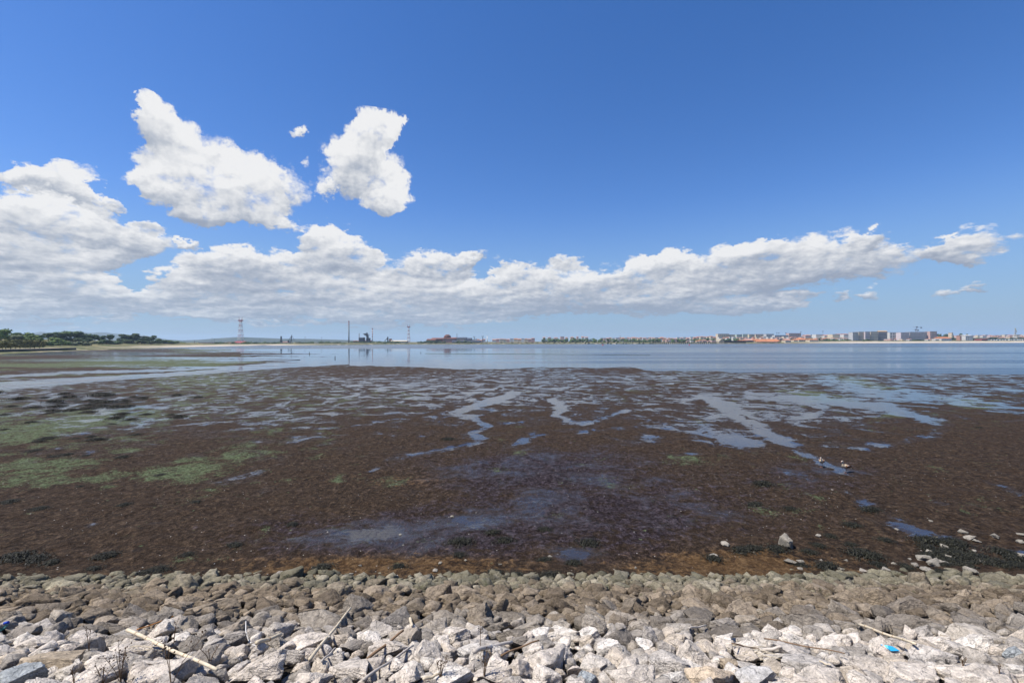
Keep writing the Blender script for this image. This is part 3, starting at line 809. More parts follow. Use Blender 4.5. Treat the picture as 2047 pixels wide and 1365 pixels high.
TINT = {'w': (0.70, 0.625, 0.545), 'W': (0.80, 0.745, 0.68), 't': (0.50, 0.41, 0.305), 'b': (0.42, 0.45, 0.465), 'g': (0.32, 0.285, 0.25), 'p': (0.58, 0.525, 0.465),
        'm': (0.62, 0.57, 0.52), 'o': (0.70, 0.57, 0.43), 'l': (0.62, 0.60, 0.58)}
LICH = {'m': 1.0, 'p': 0.55, 'b': 0.15, 't': 0.3}
placed = []            # x, d, half extents for packing
ROCKS = []
def put_rock(name, me, x, d, z, sx, sy, sz, yaw, tilt, roll, col, a):
    o = link(name, me)
    slope = math.atan(0.38)
    M = Matrix.Rotation(-slope, 3, 'X') @ Matrix.Rotation(yaw, 3, 'Z') @ Matrix.Rotation(tilt, 3, 'Y') @ Matrix.Rotation(roll, 3, 'X')
    o.matrix_world = Matrix.Translation((x, d, z)) @ M.to_4x4() @ Matrix.Diagonal((sx, sy, sz, 1.0))
    o.color = (float(col[0]), float(col[1]) * 0.985, float(col[2]) * 0.945, a)
    ROCKS.append(o)
    return o
r = np.random.default_rng(31)
HERO_POS = []
for k, (px, py, w, h, t, lab) in enumerate(HERO):
    p = slope_at(px, py + h * 0.30)
    s = w * p.y / F / 2 * 0.93
    hz = h * p.y / F / 2
    sy = s * r.uniform(0.62, 0.85); sz = max(0.45 * s, hz * 0.80)
    c = np.array(TINT[t]) * r.uniform(0.95, 1.05)
    q = (p.x, p.y + sy * 0.45, float(slope_z(p.y + sy * 0.45)) + sz * 0.12)
    o = put_rock('boulder', HI[k % N_HI], *q, s, sy, sz, r.uniform(-0.35, 0.35) + (0.25 if px < 600 else 0), r.uniform(-0.2, 0.2) - (0.12 if px < 600 else 0), r.uniform(-0.12, 0.12), c, LICH.get(t, 0.25))
    tag(o, lab, 'boulder')
    HERO_POS.append((q[0], q[1], lab))
    placed.append((q[0], q[1], s * 0.9, sy * 0.9))

# --- the rest of the slope: packed by size, those that show largest kept as single stones
cand = []
P_arr = np.zeros((20000, 3)); np_ = 0
for (x, d, a, b) in placed:
    P_arr[np_] = (x, d, (a + b) / 2); np_ += 1
def try_place(x, d, rad, k):
    global np_
    q = P_arr[:np_]
    if len(q) and np.any((q[:, 0] - x) ** 2 + ((q[:, 1] - d) * 1.08) ** 2 < (k * (q[:, 2] + rad)) ** 2):
        return False
    P_arr[np_] = (x, d, rad); np_ += 1
    return True
for (lo, hi, tries, k) in ((0.24, 0.30, 100, 1.0), (0.19, 0.25, 620, 0.98), (0.13, 0.19, 2300, 0.92), (0.10, 0.14, 12000, 0.86), (0.065, 0.095, 32000, 0.82), (0.04, 0.06, 16000, 0.84)):
    for _ in range(tries):
        d = 3.2 + 8.8 * r.random() ** 0.8
        half = 1.30 * d + 6.0
        x = r.uniform(-half, half)
        u = x / d
        if (x > 0 and u > 1.12 or u < -1.12) and hi < 0.08:
            continue
        lim = 11.9 + 0.35 * math.sin(x * 0.9) + 0.9 * np.interp(u, [-1.15, -0.75, -0.5, 0.0, 0.4, 1.1], [1.0, 0.2, -0.2, -0.3, 0.1, -0.4]) + 0.45 * math.sin(x * 2.3 + 1.7 * math.sin(x * 0.7)) * (0.4 + 0.6 * math.sin(x * 0.37) ** 2) + r.normal() * 0.30
        if d > lim:
            continue
        if hi > 0.27 and d < 6.3:
            continue
        rad = r.uniform(lo, hi) * (0.9 if d > 10.4 else 1.0)
        if try_place(x, d, rad, k):
            cand.append((x, d, rad))
cand.sort(key=lambda c: -(c[2] / c[1]) * (1.0 if abs(c[0]) < 1.12 * c[1] + c[2] and c[1] > 4.0 else 0.05))
SINGLE = 300 - len(HERO)
fieldV = []; fieldF = []; fieldC = []; nv = 0
slope_rot = Matrix.Rotation(-math.atan(0.38), 3, 'X')
for k, (x, d, rad) in enumerate(cand):
    e = r.uniform(0.85, 1.35); sx = rad * 1.12 * e; sy = rad * 1.12 / math.sqrt(e); sz = rad * r.uniform(0.60, 1.0)
    z = float(slope_z(d)) + sz * r.uniform(-0.25, 0.22 if rad > 0.17 else 0.6) - 0.05
    yaw = r.uniform(-0.8, 0.8) + (0.3 if x < -2 else -0.15) + math.pi * r.integers(2); lay = 0.5 if rad > 0.17 else 1.0; tilt = r.uniform(-0.6, 0.6) * lay; roll = r.uniform(-0.5, 0.5) * lay
    c = zone_tint((x, d, z), r)
    a = r.uniform(0.0, 0.6) * (1.0 if z < 2.1 else 0.55)
    if k < SINGLE:
        o = put_rock('rock', (HI if rad / d > 0.032 else MIDR)[r.integers(len(HI) if rad / d > 0.032 else len(MIDR))], x, d, z, sx, sy, sz, yaw, tilt, roll, c, a)
        shape = 'long' if e > 1.2 else 'slabby' if sz < rad * 0.72 else 'blocky' if sz > rad * 0.86 else 'rounded'
        size = 'large' if rad > 0.2 else 'mid-sized' if rad > 0.14 else 'small'
        tone = ('cream' if c[0] > 0.47 else 'pale grey-brown') if z > 2.15 else 'dull grey' if z > 1.8 else ('light brown' if c[0] > 0.2 else 'dark brown') if z > 0.75 else 'grey-green'
        j = min(range(len(HERO_POS)), key=lambda q: math.hypot(HERO_POS[q][0] - x, HERO_POS[q][1] - d))
        hx, hd, hl = HERO_POS[j]
        if math.hypot(hx - x, hd - d) < 1.0:
            short = ' '.join(hl.replace(',', '').split()[:5]) if len(hl.split()) > 5 else hl
            for stop in (' with', ' in', ' beside', ' at', ' between', ' on', ' below', ' behind', ' next', ' among', ' standing', ' resting', ' touching', ' under', ' pale', ' mottled', ' veined', ' streaked', ' spotted', ' half', ' above'):
                if stop + ' ' in hl + ' ' and len(hl.split(stop + ' ')[0].split()) >= 2:
                    short = hl.split(stop + ' ')[0] if len(hl.split(stop + ' ')[0]) < len(short) else short
            rel = 'on the mud side of' if d - hd > 0.35 else 'uphill of' if hd - d > 0.35 else 'beside'
            lab = f'{size} {shape} {tone} rock {rel} the {short}'
            grp = 'rocks lying against the big pale boulders'
        elif z > 1.8:
            lab = f'{size} {shape} {tone} rock between the pale boulders and brown stones'; grp = 'grey rocks below the pale boulders'
        elif z > 0.75:
            lab = f'{size} {shape} {tone} silt-stained rock midway down the embankment'; grp = 'brown stained rocks on the slope'
        else:
            lab = f'{size} {shape} {tone} rock at the embankment foot beside the mud'; grp = 'grey-green rocks at the foot of the slope'
        tag(o, lab, 'rock', grp)
    else:
        pool = LO3 if rad / d > 0.017 else LO2
        V, Fc = pool[r.integers(len(pool))]
        M = np.array((slope_rot @ Matrix.Rotation(yaw, 3, 'Z') @ Matrix.Rotation(tilt, 3, 'Y') @ Matrix.Rotation(roll, 3, 'X')))
        fieldV.append((V * (sx, sy, sz)) @ M.T + (x, d, z)); fieldF.append(Fc + nv); nv += len(V)
        fieldC.append(np.tile((c[0], c[1] * 0.985, c[2] * 0.945, a), (len(V), 1)))
fieldV = np.concatenate(fieldV); fieldF = np.concatenate(fieldF); fieldC = np.concatenate(fieldC)
me = fast_mesh('embankment_rubble', fieldV, fieldF, ROCK_FIELD, False)
ca = me.color_attributes.new('tint', 'FLOAT_COLOR', 'POINT'); ca.data.foreach_set('color', fieldC.astype(np.float32).ravel())
rubble = kind(link('embankment_rubble', me), 'stuff')
rubble['label'] = 'smaller brown and grey-green rocks packed over the lower embankment slope'
print('ROCKS', len(ROCKS), 'field', len(cand) - SINGLE, 'tris', len(fieldF))
# ------------------------------------------------------------------ far shore, hills
def gp(px, py):
    D = H * F / (py - hor(px))
    return ((px - 1023.5) * D / F, D)
BEACH = [(0, -.4), (5, .15), (25, .6), (42, 1.7), (90, 4.2), (150, 9.0), (260, 12), (500, 12), (1400, 9), (4000, 8), (9000, 8)]
LOWS = [(0, -.4), (4, .5), (15, 1.4), (40, 2.0), (90, 2.6), (200, 3.2), (400, 4.0), (900, 5), (1600, 7), (4000, 8), (9000, 8)]
BANK = [(0, -.4), (6, .9), (25, 2.2), (45, 5.0), (80, 6.2), (160, 7.5), (300, 10), (700, 14), (1600, 16), (4000, 14), (9000, 8)]
ST = [((-330, 40), (-1, 0), BEACH), ((-217, 150), (-1, .05), BEACH)]
for p in ((0, 709), (75, 705), (150, 701.5), (220, 699), (300, 696.2), (400, 693)):
    ST.append((gp(*p), (-1, .22), BEACH))
ST.append((gp(470, 691.4), (-.6, .8), LOWS)); 
for px, py, pr in ((530, 690.5, LOWS), (640, 689.9, LOWS), (780, 688.5, LOWS), (900, 688.2, LOWS), (1000, 688.1, LOWS), (1180, 687.6, LOWS), (1330, 687.4, LOWS), (1480, 687.0, LOWS), (1600, 686.5, BANK), (1700, 686.1, BANK), (1880, 685.7, BANK), (2047, 685.3, BANK), (2400, 684.5, BANK), (3400, 682.2, BANK)):
    ST.append((gp(px, py), (0, 1), pr))
pts = []; dens = 7
for (a, b) in zip(ST[:-1], ST[1:]):
    for k in range(dens):
        t = k / dens
        q = [(x0 * (1 - t) + x1 * t) for x0, x1 in zip(a[0], b[0])]; dr = [(x0 * (1 - t) + x1 * t) for x0, x1 in zip(a[1], b[1])]
        n_ = math.hypot(*dr); dr = (dr[0] / n_, dr[1] / n_)
        pts.append((q, dr, [(o0 * (1 - t) + o1 * t, z0 * (1 - t) + z1 * t) for (o0, z0), (o1, z1) in zip(a[2], b[2])]))
V = []; sandv = []
nr = 0
for i, (q, dr, pr) in enumerate(pts):
    row = []
    for (o0, z0), (o1, z1) in zip(pr[:-1], pr[1:]):
        for k in range(3):
            t = k / 3
            row.append((o0 * (1 - t) + o1 * t, z0 * (1 - t) + z1 * t))
    row.append(pr[-1])
    jit = 6.0 * (mnoise.noise((i * 0.31, 3.1, 0)))
    for (o, z) in row:
        oo = o + jit * min(1, 0.3 + o / 30)
        X = q[0] + dr[0] * oo; Y = q[1] + dr[1] * oo
        zz = z + (0.0 if o < 12 else 0.7 * mnoise.noise((X * 0.02, Y * 0.02, 0)) * min(1.0, o / 60) * (1 + z * 0.12))
        V.append((X, Y, zz)); sandv.append(o)
    nr = len(row)
V = np.array(V)
def shore_material():
    m, n = material('shore_sand_and_scrub')
    pos = n.node('ShaderNodeNewGeometry').outputs['Position']
    off = n.node('ShaderNodeAttribute', attribute_name='inland').outputs['Fac']
    x = n.node('ShaderNodeSeparateXYZ', (pos,)).outputs[0]
    a = n.noise(pos, 0.06, 5.0, 0.65); b = n.noise(pos, 0.5, 4.0, 0.65)
    sand = n.mix(b, (0.40, 0.335, 0.25), (0.56, 0.50, 0.41))
    dry = n.ramp(n.math('ADD', n.math('MULTIPLY', a, 0.5), n.math('MULTIPLY', b, 0.5)), [(0.36, (0.055, 0.07, 0.025)), (0.5, (0.16, 0.14, 0.065)), (0.62, (0.30, 0.235, 0.13))])
    green = n.ramp(b, [(0.35, (0.03, 0.045, 0.018)), (0.65, (0.10, 0.115, 0.045))])
    land = n.mix(n.sstep(a, 0.42, 0.58), green, dry)
    sandy = n.math('MULTIPLY', n.sstep(n.math('ADD', off, n.math('MULTIPLY', n.math('SUBTRACT', a, 0.5), 40.0)), 55.0, 30.0), n.math('MAXIMUM', n.sstep(x, -380.0, -520.0), n.math('MAXIMUM', n.sstep(x, 700.0, 1000.0), n.sstep(a, 0.52, 0.66))))
    c = n.mix(sandy, land, sand)
    c = n.mix(n.math('MULTIPLY', n.sstep(off, 5.0, 2.0), n.sstep(x, -500, -300)), c, (0.05, 0.045, 0.035))
    finish(n, {'Base Color': c, 'Roughness': 0.95, 'Specular IOR Level': 0.1})
    return m
me = fast_mesh('shore_land', V, grid_faces(len(pts), nr)[:, ::-1], shore_material())
attr(me, 'inland', np.array(sandv))
shore_land = kind(link('shore_land', me), 'structure')
LAND_BVH = BVHTree.FromPolygons([tuple(p) for p in V], grid_faces(len(pts), nr).tolist())
def land_z(x, y):
    hit = LAND_BVH.ray_cast(Vector((x, y, 500)), Vector((0, 0, -1)))
    return hit[0].z if hit[0] else 0.5

# promenade behind the sea wall
def pl(px, py):
    return gp(px, py)
wall_pts = [pl(-700, 738), pl(-300, 719), pl(0, 705.6), pl(60, 703.4), pl(110, 701.7), pl(152, 700.3)]
vb = [(x, y, 1.95) for x, y in wall_pts] + [(x - 75, y + 40, 1.95) for x, y in wall_pts]
nW = len(wall_pts)
promenade = kind(link('promenade', mesh('promenade', vb, [(i, i + 1, nW + i + 1, nW + i) for i in range(nW - 1)], plain('promenade_earth', (0.34, 0.28, 0.19), 0.95, 0.35, 0.15))), 'structure')
sw = empty('sea_wall', (wall_pts[0][0], wall_pts[0][1], 0))
def wall_strip(z0, z1, t0, t1):
    v = []; f = []
    for i, (x, y) in enumerate(wall_pts):
        v += [(x + t0, y - t0 * .5, z0), (x + t0, y - t0 * .5, z1), (x - t1, y + t1 * .5, z1), (x - t1, y + t1 * .5, z0)]
    for i in range(nW - 1):
        for k in range(4):
            f.append((4 * i + k, 4 * i + (k + 1) % 4, 4 * i + 4 + (k + 1) % 4, 4 * i + 4 + k))
    f += [(0, 1, 2, 3), tuple(4 * nW - 4 + k for k in (3, 2, 1, 0))]
    off = Vector(sw.location)
    return [Vector(p) - off for p in v], f
link('wall_face', mesh('wall_face', *wall_strip(-0.5, 1.7, 0.35, 0.5), plain('dark_wet_masonry', (0.050, 0.052, 0.045), 0.9, 0.4, 0.3)), sw)
link('coping', mesh('coping', *wall_strip(1.7, 2.15, 0.45, 0.6), plain('grey_coping', (0.15, 0.15, 0.14), 0.9, 0.3, 0.4)), sw)
tag(sw, 'long dark stone sea wall with a paler coping along the tree-lined promenade', 'sea wall')

# hazy ridges
def ridge(name, prof, D, depth, col):
    v = []; rows = 14; xs = np.linspace(prof[0][0], prof[-1][0], 90)
    hs = np.interp(xs, [p[0] for p in prof], [p[1] for p in prof])
    for k in range(rows):
        t = k / (rows - 1)
        for i, (px, py) in enumerate(zip(xs, hs)):
            top = W(px, py, D)
            s = math.sin(math.pi * min(1, t * 1.0)) ** 0.8
            x = top.x * (1 + (t - .5) * depth / D); y = D + (t - 0.5) * depth
            nz = 1 + 0.22 * mnoise.fractal((x * 0.0012, y * 0.0012, 1.7), 1.0, 2.0, 4)
            v.append((x, y, -1 + max(0.0, top.z + 1) * s * (nz if abs(t - 0.5) > 0.04 else 1)))
    m, n = material(name + '_scrub')
    p = n.node('ShaderNodeNewGeometry').outputs['Position']
    c = n.ramp(n.noise(p, 0.004, 6.0, 0.65), [(0.35, (0.02, 0.032, 0.016)), (0.6, (0.06, 0.062, 0.036)), (0.75, (0.13, 0.115, 0.075))])
    finish(n, {'Base Color': c, 'Roughness': 1.0, 'Specular IOR Level': 0.0})
    return kind(link(name, fast_mesh(name, np.array(v), grid_faces(rows, 90), m)), 'structure')
ridge('hill_ridge', [(-420, 682), (-200, 675), (-60, 672), (30, 668), (58, 667.5), (85, 662.5), (104, 667), (140, 664), (155, 662), (175, 665.5), (205, 666), (240, 668), (290, 671), (330, 678), (370, 681), (420, 683)], 7200, 2600, 0)
ridge('low_hill', [(300, 684), (360, 681), (400, 679), (440, 676), (475, 673.8), (510, 675.5), (560, 677), (620, 677.5), (700, 680), (760, 682), (800, 683.5)], 5600, 2200, 0)

# mud bars drying out in the water
def mud_bar(pts_px, w, col, hgt=0.12):
    top = []; v = []; f = []
    m = len(pts_px); rows = 7
    for i, (px, py) in enumerate(pts_px):
        x, y = gp(px, py)
        ww = w * math.sin(math.pi * (i + 0.35) / (m - 0.3)) * (0.7 + 0.6 * random.random())
        for k in range(rows):
            t = k / (rows - 1) - 0.5
            v.append((x, y + t * 2 * ww, WZ - 0.06 + (hgt + 0.06) * math.cos(t * math.pi) + 0.02 * random.random()))
    return v, [(a, b, c, d) for (a, b, c, d) in grid_faces(m, rows)[:, ::-1].tolist()]
for nm, p0, p1, w, col in (('mud_bar', (1440, 693.4), (1548, 693.2), 5, (0.10, 0.075, 0.045)), ('mud_bar', (1622, 694), (2200, 692), 7, (0.075, 0.055, 0.035)),
                           ('weed_bank', (1182, 708.6), (1300, 709.6), 5.0, (0.030, 0.040, 0.022)), ('weed_bank', (850, 706.5), (1185, 708.5), 3.2, (0.05, 0.075, 0.045)), ('weed_bank', (886, 703.5), (902, 704), 4, (0.06, 0.045, 0.04)),
                           ('mud_bar', (470, 712), (590, 707), 2.0, (0.055, 0.045, 0.035)), ('mud_bar', (430, 703), (560, 704), 2.5, (0.055, 0.05, 0.035)), ('mud_bar', (490, 723), (600, 719), 1.6, (0.05, 0.04, 0.03))):
    pp = [(p0[0] * (1 - t) + p1[0] * t, p0[1] * (1 - t) + p1[1] * t + 0.3 * math.sin(t * 9)) for t in np.linspace(0, 1, 40)]
    kind(link(nm, mesh(nm, *mud_bar(pp, w, col), plain('bar_%d_%d' % (p0[0], p1[0]), col, 0.7, 0.5, 0.2), True)), 'structure')

# ------------------------------------------------------------------ trees
def leaf_material():
    m, n = material('tree_foliage')
    oi = n.node('ShaderNodeObjectInfo')
    pos = n.node('ShaderNodeNewGeometry').outputs['Position']
    a = n.noise(pos, 0.45, 4.0, 0.7)
    k = n.lin(a, 0.3, 0.7, 0.55, 1.55)
    c = n.mix(1.0, oi.outputs['Color'], n.node('ShaderNodeCombineColor', (k, k, k)).outputs[0], 'MULTIPLY')
    finish(n, {'Base Color': c, 'Roughness': 0.75, 'Specular IOR Level': 0.2})
    return m
LEAF = leaf_material()
BARK = plain('tree_bark', (0.075, 0.058, 0.042), 0.95, 0.4, 2.0)
def crown_mesh(kindname, seed, quads=520, q=0.055):
    r = np.random.default_rng(seed); v = []; f = []
    lobes = []
    if kindname == 'umbrella':
        for k in range(9):
            a = r.uniform(0, 6.28); d = r.uniform(0, 0.34)
            lobes.append((d * math.cos(a), d * math.sin(a), 0.74 - 0.6 * d * d + r.uniform(-.16, .05), 0.22, 0.20))
    elif kindname == 'round':
        for k in range(10):
            a = r.uniform(0, 6.28); d = r.uniform(0.05, 0.27)
            lobes.append((d * math.cos(a), d * math.sin(a), r.uniform(0.38, 0.80), r.uniform(.18, .27), r.uniform(.15, .21)))
    elif kindname == 'euca':
        for k in range(9):
            a = r.uniform(0, 6.28); d = r.uniform(0.03, 0.2)
            lobes.append((d * math.cos(a), d * math.sin(a), r.uniform(0.35, 0.88), r.uniform(.10, .17), r.uniform(.09, .14)))
    else:
        for k in range(8):
            a = r.uniform(0, 6.28); d = r.uniform(0.1, 0.38)
            lobes.append((d * math.cos(a), d * math.sin(a), r.uniform(0.22, 0.62), r.uniform(.22, .32), r.uniform(.2, .36)))
    Vi, Fi = ico(2)  # solid inner lobes, added to block light through the crown
    for (x, y, z, rr, rz) in lobes:
        n0 = len(v); w = 0.70 * (1 + 0.25 * fbm3(Vi * 2.2, seed + int(x * 900), 2))
        v += [(x + p[0] * rr * k, y + p[1] * rr * k, z + p[2] * rz * k) for p, k in zip(Vi, w)]
        f += [tuple(int(i) + n0 for i in t) for t in Fi]
    for k in range(quads):
        (x, y, z, rr, rz) = lobes[r.integers(len(lobes))]
        d = r.normal(size=3); d /= np.linalg.norm(d); s = r.uniform(0.72, 1.12)
        c = np.array((x + d[0] * rr * s, y + d[1] * rr * s, z + d[2] * rz * s))
        u = r.normal(size=3); u -= d * (u @ d) * 0.6; u /= np.linalg.norm(u); w = np.cross(d, u); w /= np.linalg.norm(w) + 1e-6
        a = q * r.uniform(0.5, 1.3); b = q * r.uniform(0.5, 1.0); n0 = len(v)
        v += [tuple(c - u * a - w * b * .4), tuple(c + u * a * .3 - w * b), tuple(c + u * a + w * b * .3), tuple(c - u * a * .2 + w * b)]
        f.append((n0, n0 + 1, n0 + 2, n0 + 3))
    return v, f
def trunk_mesh(kindname, seed):
    r = np.random.default_rng(seed); mb = MB()
    top = {'umbrella': .72, 'round': .5, 'euca': .8, 'bush': .3}[kindname]; w = {'umbrella': .026, 'round': .03, 'euca': .02, 'bush': .02}[kindname]
    lean = r.uniform(-.04, .04)
    mb.tube([(0, 0, -.06), (lean * .4, 0, top * .35), (lean, 0.01, top * .7), (lean * 1.3, 0, top)], [w, w * .8, w * .65, w * .4], 6)
    for k in range(5):
        a = k * 1.3 + r.uniform(0, .6); z0 = top * r.uniform(.5, .8)
        mb.tube([(lean * .8, 0, z0), (lean + .1 * math.cos(a), .1 * math.sin(a), z0 + .12), (lean + .2 * math.cos(a), .2 * math.sin(a), z0 + .2)], [w * .5, w * .35, w * .15], 5)
    return mb.v, mb.f
TREES = {}
for kn in ('umbrella', 'round', 'euca', 'bush'):
    TREES[kn] = []
    for k in range(3):
        cv, cf = crown_mesh(kn, 40 + k * 7 + len(kn)); tv, tf = trunk_mesh(kn, 9 + k)
        TREES[kn].append((mesh('crown', cv, cf, LEAF), mesh('trunk', tv, tf, BARK)))
FAR = {}
for kn in TREES:
    FAR[kn] = []
    for k in range(3):
        cv, cf = crown_mesh(kn, 140 + k * 7 + len(kn), 150, 0.08)
        FAR[kn].append(mesh('tree', cv, cf, LEAF))
def tree(px, top, wpx, D, kn, col, label, group, k=None, name=None, zbase=None):
    p = W(px, top, D); z0 = land_z(p.x, p.y) if zbase is None else zbase
    hgt = max(p.z - z0, 2.0); wid = 1.22 * wpx * D / F
    natural = {'umbrella': 1.0, 'round': 0.86, 'euca': 0.6, 'bush': 1.15}[kn]
    root = empty(name or {'umbrella': 'stone_pine', 'round': 'broadleaf_tree', 'euca': 'eucalyptus_tree', 'bush': 'shrub'}[kn], (p.x, p.y, z0 - 0.2))
    root.rotation_euler = (0, 0, random.uniform(0, 6.28))
    topz = {'umbrella': .92, 'round': .98, 'euca': 1.0, 'bush': .95}[kn]
    sz = hgt / topz; sx = wid / natural
    cm, tm = TREES[kn][random.randrange(3) if k is None else k]
    c = link('crown', cm, root, scale=(sx, sx, sz)); t = link('trunk', tm, root, scale=(max(sx, sz * .6), max(sx, sz * .6), sz))
    j = random.uniform(0.85, 1.15)
    c.color = (col[0] * j, col[1] * j, col[2] * j, 1)
    return tag(root, label, 'tree' if kn != 'bush' else 'shrub', group)
PINE = (0.045, 0.078, 0.024); BRIGHT = (0.115, 0.165, 0.035); GREYG = (0.115, 0.135, 0.070); OLIVE = (0.115, 0.112, 0.030); EUC = (0.058, 0.086, 0.034); MIDG = (0.078, 0.122, 0.032)
for i, px in enumerate((-26, -15, -5, 4, 12, 21, 31, 40, 50, 60, 69, 79)):
    tree(px, 677.5 + 0.012 * px, 17, 300 + (px + 5) * 0.75, 'round', OLIVE, 'olive-green tree with a bare trunk in the row on the promenade', 'trees in the promenade row', name='promenade_tree')
for (px, top, w, D, kn, col, lab) in [
    (3, 654, 24, 400, 'round', BRIGHT, 'tallest light green tree standing behind the promenade row'),
    (-18, 657, 26, 410, 'round', MIDG, 'mid green tree behind the promenade row near the tallest one'),
    (20, 664, 19, 430, 'round', MIDG, 'mid green tree next to the tallest light green tree'),
    (34, 667, 22, 430, 'round', GREYG, 'grey-green round tree behind the promenade row'),
    (40, 664, 16, 470, 'euca', MIDG, 'slim mid green tree behind the grey-green round tree'),
    (53, 663.5, 24, 440, 'round', BRIGHT, 'bright green rounded tree behind the promenade row'),
    (67, 666, 24, 430, 'round', MIDG, 'broad green tree beside a patch of bare earth'),
    (74, 669, 16, 420, 'round', BRIGHT, 'small bright green tree beside a patch of bare earth'),
    (86, 666, 13, 540, 'euca', EUC, 'dark thin tree on the bare earth rise'),
    (96, 664.5, 18, 520, 'euca', EUC, 'dark ragged tree on the bare earth rise beside the stone pines'),
    (104, 667, 15, 520, 'euca', EUC, 'dark low-branching tree at the edge of the stone pines'),
    (122, 662, 40, 540, 'umbrella', PINE, 'widest dark stone pine with a flat spreading crown'),
    (141, 661.5, 36, 560, 'umbrella', PINE, 'dark stone pine merging with the widest one'),
    (160, 665.5, 28, 570, 'umbrella', PINE, 'dark stone pine in the middle of the pine group'),
    (176, 667, 26, 580, 'umbrella', PINE, 'dark stone pine with lower crown near the end of the pine group'),
    (190, 668.5, 16, 590, 'umbrella', PINE, 'narrow dark stone pine ending the pine group'),
    (131, 672, 30, 545, 'round', PINE, 'dark tree filling the space under the widest stone pine'),
    (168, 674, 36, 565, 'round', PINE, 'dark tree filling the space under the pine group'),
    (112, 674, 22, 460, 'round', BRIGHT, 'light green bushy tree in front of the widest stone pine'),
    (127, 677, 20, 470, 'bush', BRIGHT, 'light green shrub in front of the widest stone pine'),
    (116, 683, 15, 440, 'bush', MIDG, 'low green shrub behind the end of the sea wall'),
    (92, 680, 16, 420, 'bush', MIDG, 'green shrub beside the last promenade tree'),
    (101, 681, 12, 425, 'bush', MIDG, 'small green shrub between promenade and light green bushy tree'),
    (138, 681, 22, 480, 'bush', GREYG, 'grey-green olive shrub below the stone pines'),
    (152, 680.5, 20, 490, 'bush', GREYG, 'grey-green olive shrub in the middle of a row below the pines'),
    (171, 681, 18, 500, 'bush', GREYG, 'grey-green olive shrub below the end of the pine group'),
    (206, 670, 13, 600, 'euca', PINE, 'thin dark tree beside the lone umbrella-topped tree'),
    (219, 668.5, 15, 610, 'umbrella', PINE, 'lone tall umbrella-topped tree above the low dark trees'),
    (197, 680, 18, 560, 'bush', PINE, 'dark shrub between the pine group and the lone umbrella tree'),
    (212, 678, 24, 590, 'round', PINE, 'low dark tree under the lone umbrella-topped tree'),
    (237, 680, 26, 600, 'bush', PINE, 'dark spreading shrub by the beach below the eucalyptus'),
    (238, 675, 7, 640, 'euca', EUC, 'tiny dark tree between lone umbrella tree and eucalyptus'),
    (249, 667, 16, 660, 'euca', EUC, 'eucalyptus at the near end of the eucalyptus grove'),
    (262, 666.5, 24, 665, 'euca', EUC, 'tallest wide eucalyptus of the grove'),
    (275, 668.5, 22, 670, 'euca', EUC, 'dense eucalyptus next to the tallest one'),
    (289, 671, 18, 680, 'euca', EUC, 'eucalyptus with a flat top in the grove'),
    (301, 670.5, 18, 690, 'euca', EUC, 'eucalyptus with two bulging tops near the far end of the grove'),
    (255, 677, 26, 650, 'round', EUC, 'low dark tree at the foot of the tallest eucalyptus'),
    (283, 679, 24, 655, 'round', EUC, 'low dark tree at the foot of the flat-topped eucalyptus'),
    (304, 680, 18, 680, 'round', EUC, 'low dark tree ending the eucalyptus grove'),
    (317, 676, 13, 720, 'round', MIDG, 'round tree just past the eucalyptus grove'),
    (328, 678.5, 15, 740, 'round', MIDG, 'round tree in the line running down to the beach end'),
    (340, 679.5, 15, 770, 'round', MIDG, 'green tree near the beach end beside two lower ones'),
    (351, 680.5, 13, 800, 'round', MIDG, 'small green tree near the beach end'),
    (366, 683, 12, 850, 'bush', BRIGHT, 'light green shrub at the very end of the beach')]:
    tree(px, top, w, D, kn, col, lab, None)
for i in range(34):
    px = 84 + i * 8.2 + random.uniform(-3, 3); D_ = 425 + (px - 84) * 1.35 + random.uniform(-15, 25)
    tree(px, 684.6 - (px - 84) * 0.002 + random.uniform(-2.5, 1.5), random.uniform(10, 16), D_, 'bush', random.choice([MIDG, PINE, GREYG, EUC]), 'low shrub in the thicket between the tall trees and the beach', 'thicket shrubs above the beach')
def far_tree(px, top, wpx, D, kn, col, label, group):
    p = W(px, top, D); z0 = land_z(p.x, p.y); hgt = max(p.z - z0, 1.5); wid = wpx * D / F
    natural = {'umbrella': 1.0, 'round': 0.86, 'euca': 0.6, 'bush': 1.15}[kn]
    o = link({'umbrella': 'stone_pine', 'round': 'broadleaf_tree', 'euca': 'eucalyptus_tree', 'bush': 'shrub'}[kn], FAR[kn][random.randrange(3)], loc=(p.x, p.y, z0 - 0.28 * hgt), rot=(0, 0, random.uniform(0, 6.28)), scale=(wid / natural, wid / natural, hgt * 1.30))
    j = random.uniform(.8, 1.2); o.color = (col[0] * j, col[1] * j, col[2] * j, 1)
    return tag(o, label, 'tree' if kn != 'bush' else 'shrub', group)
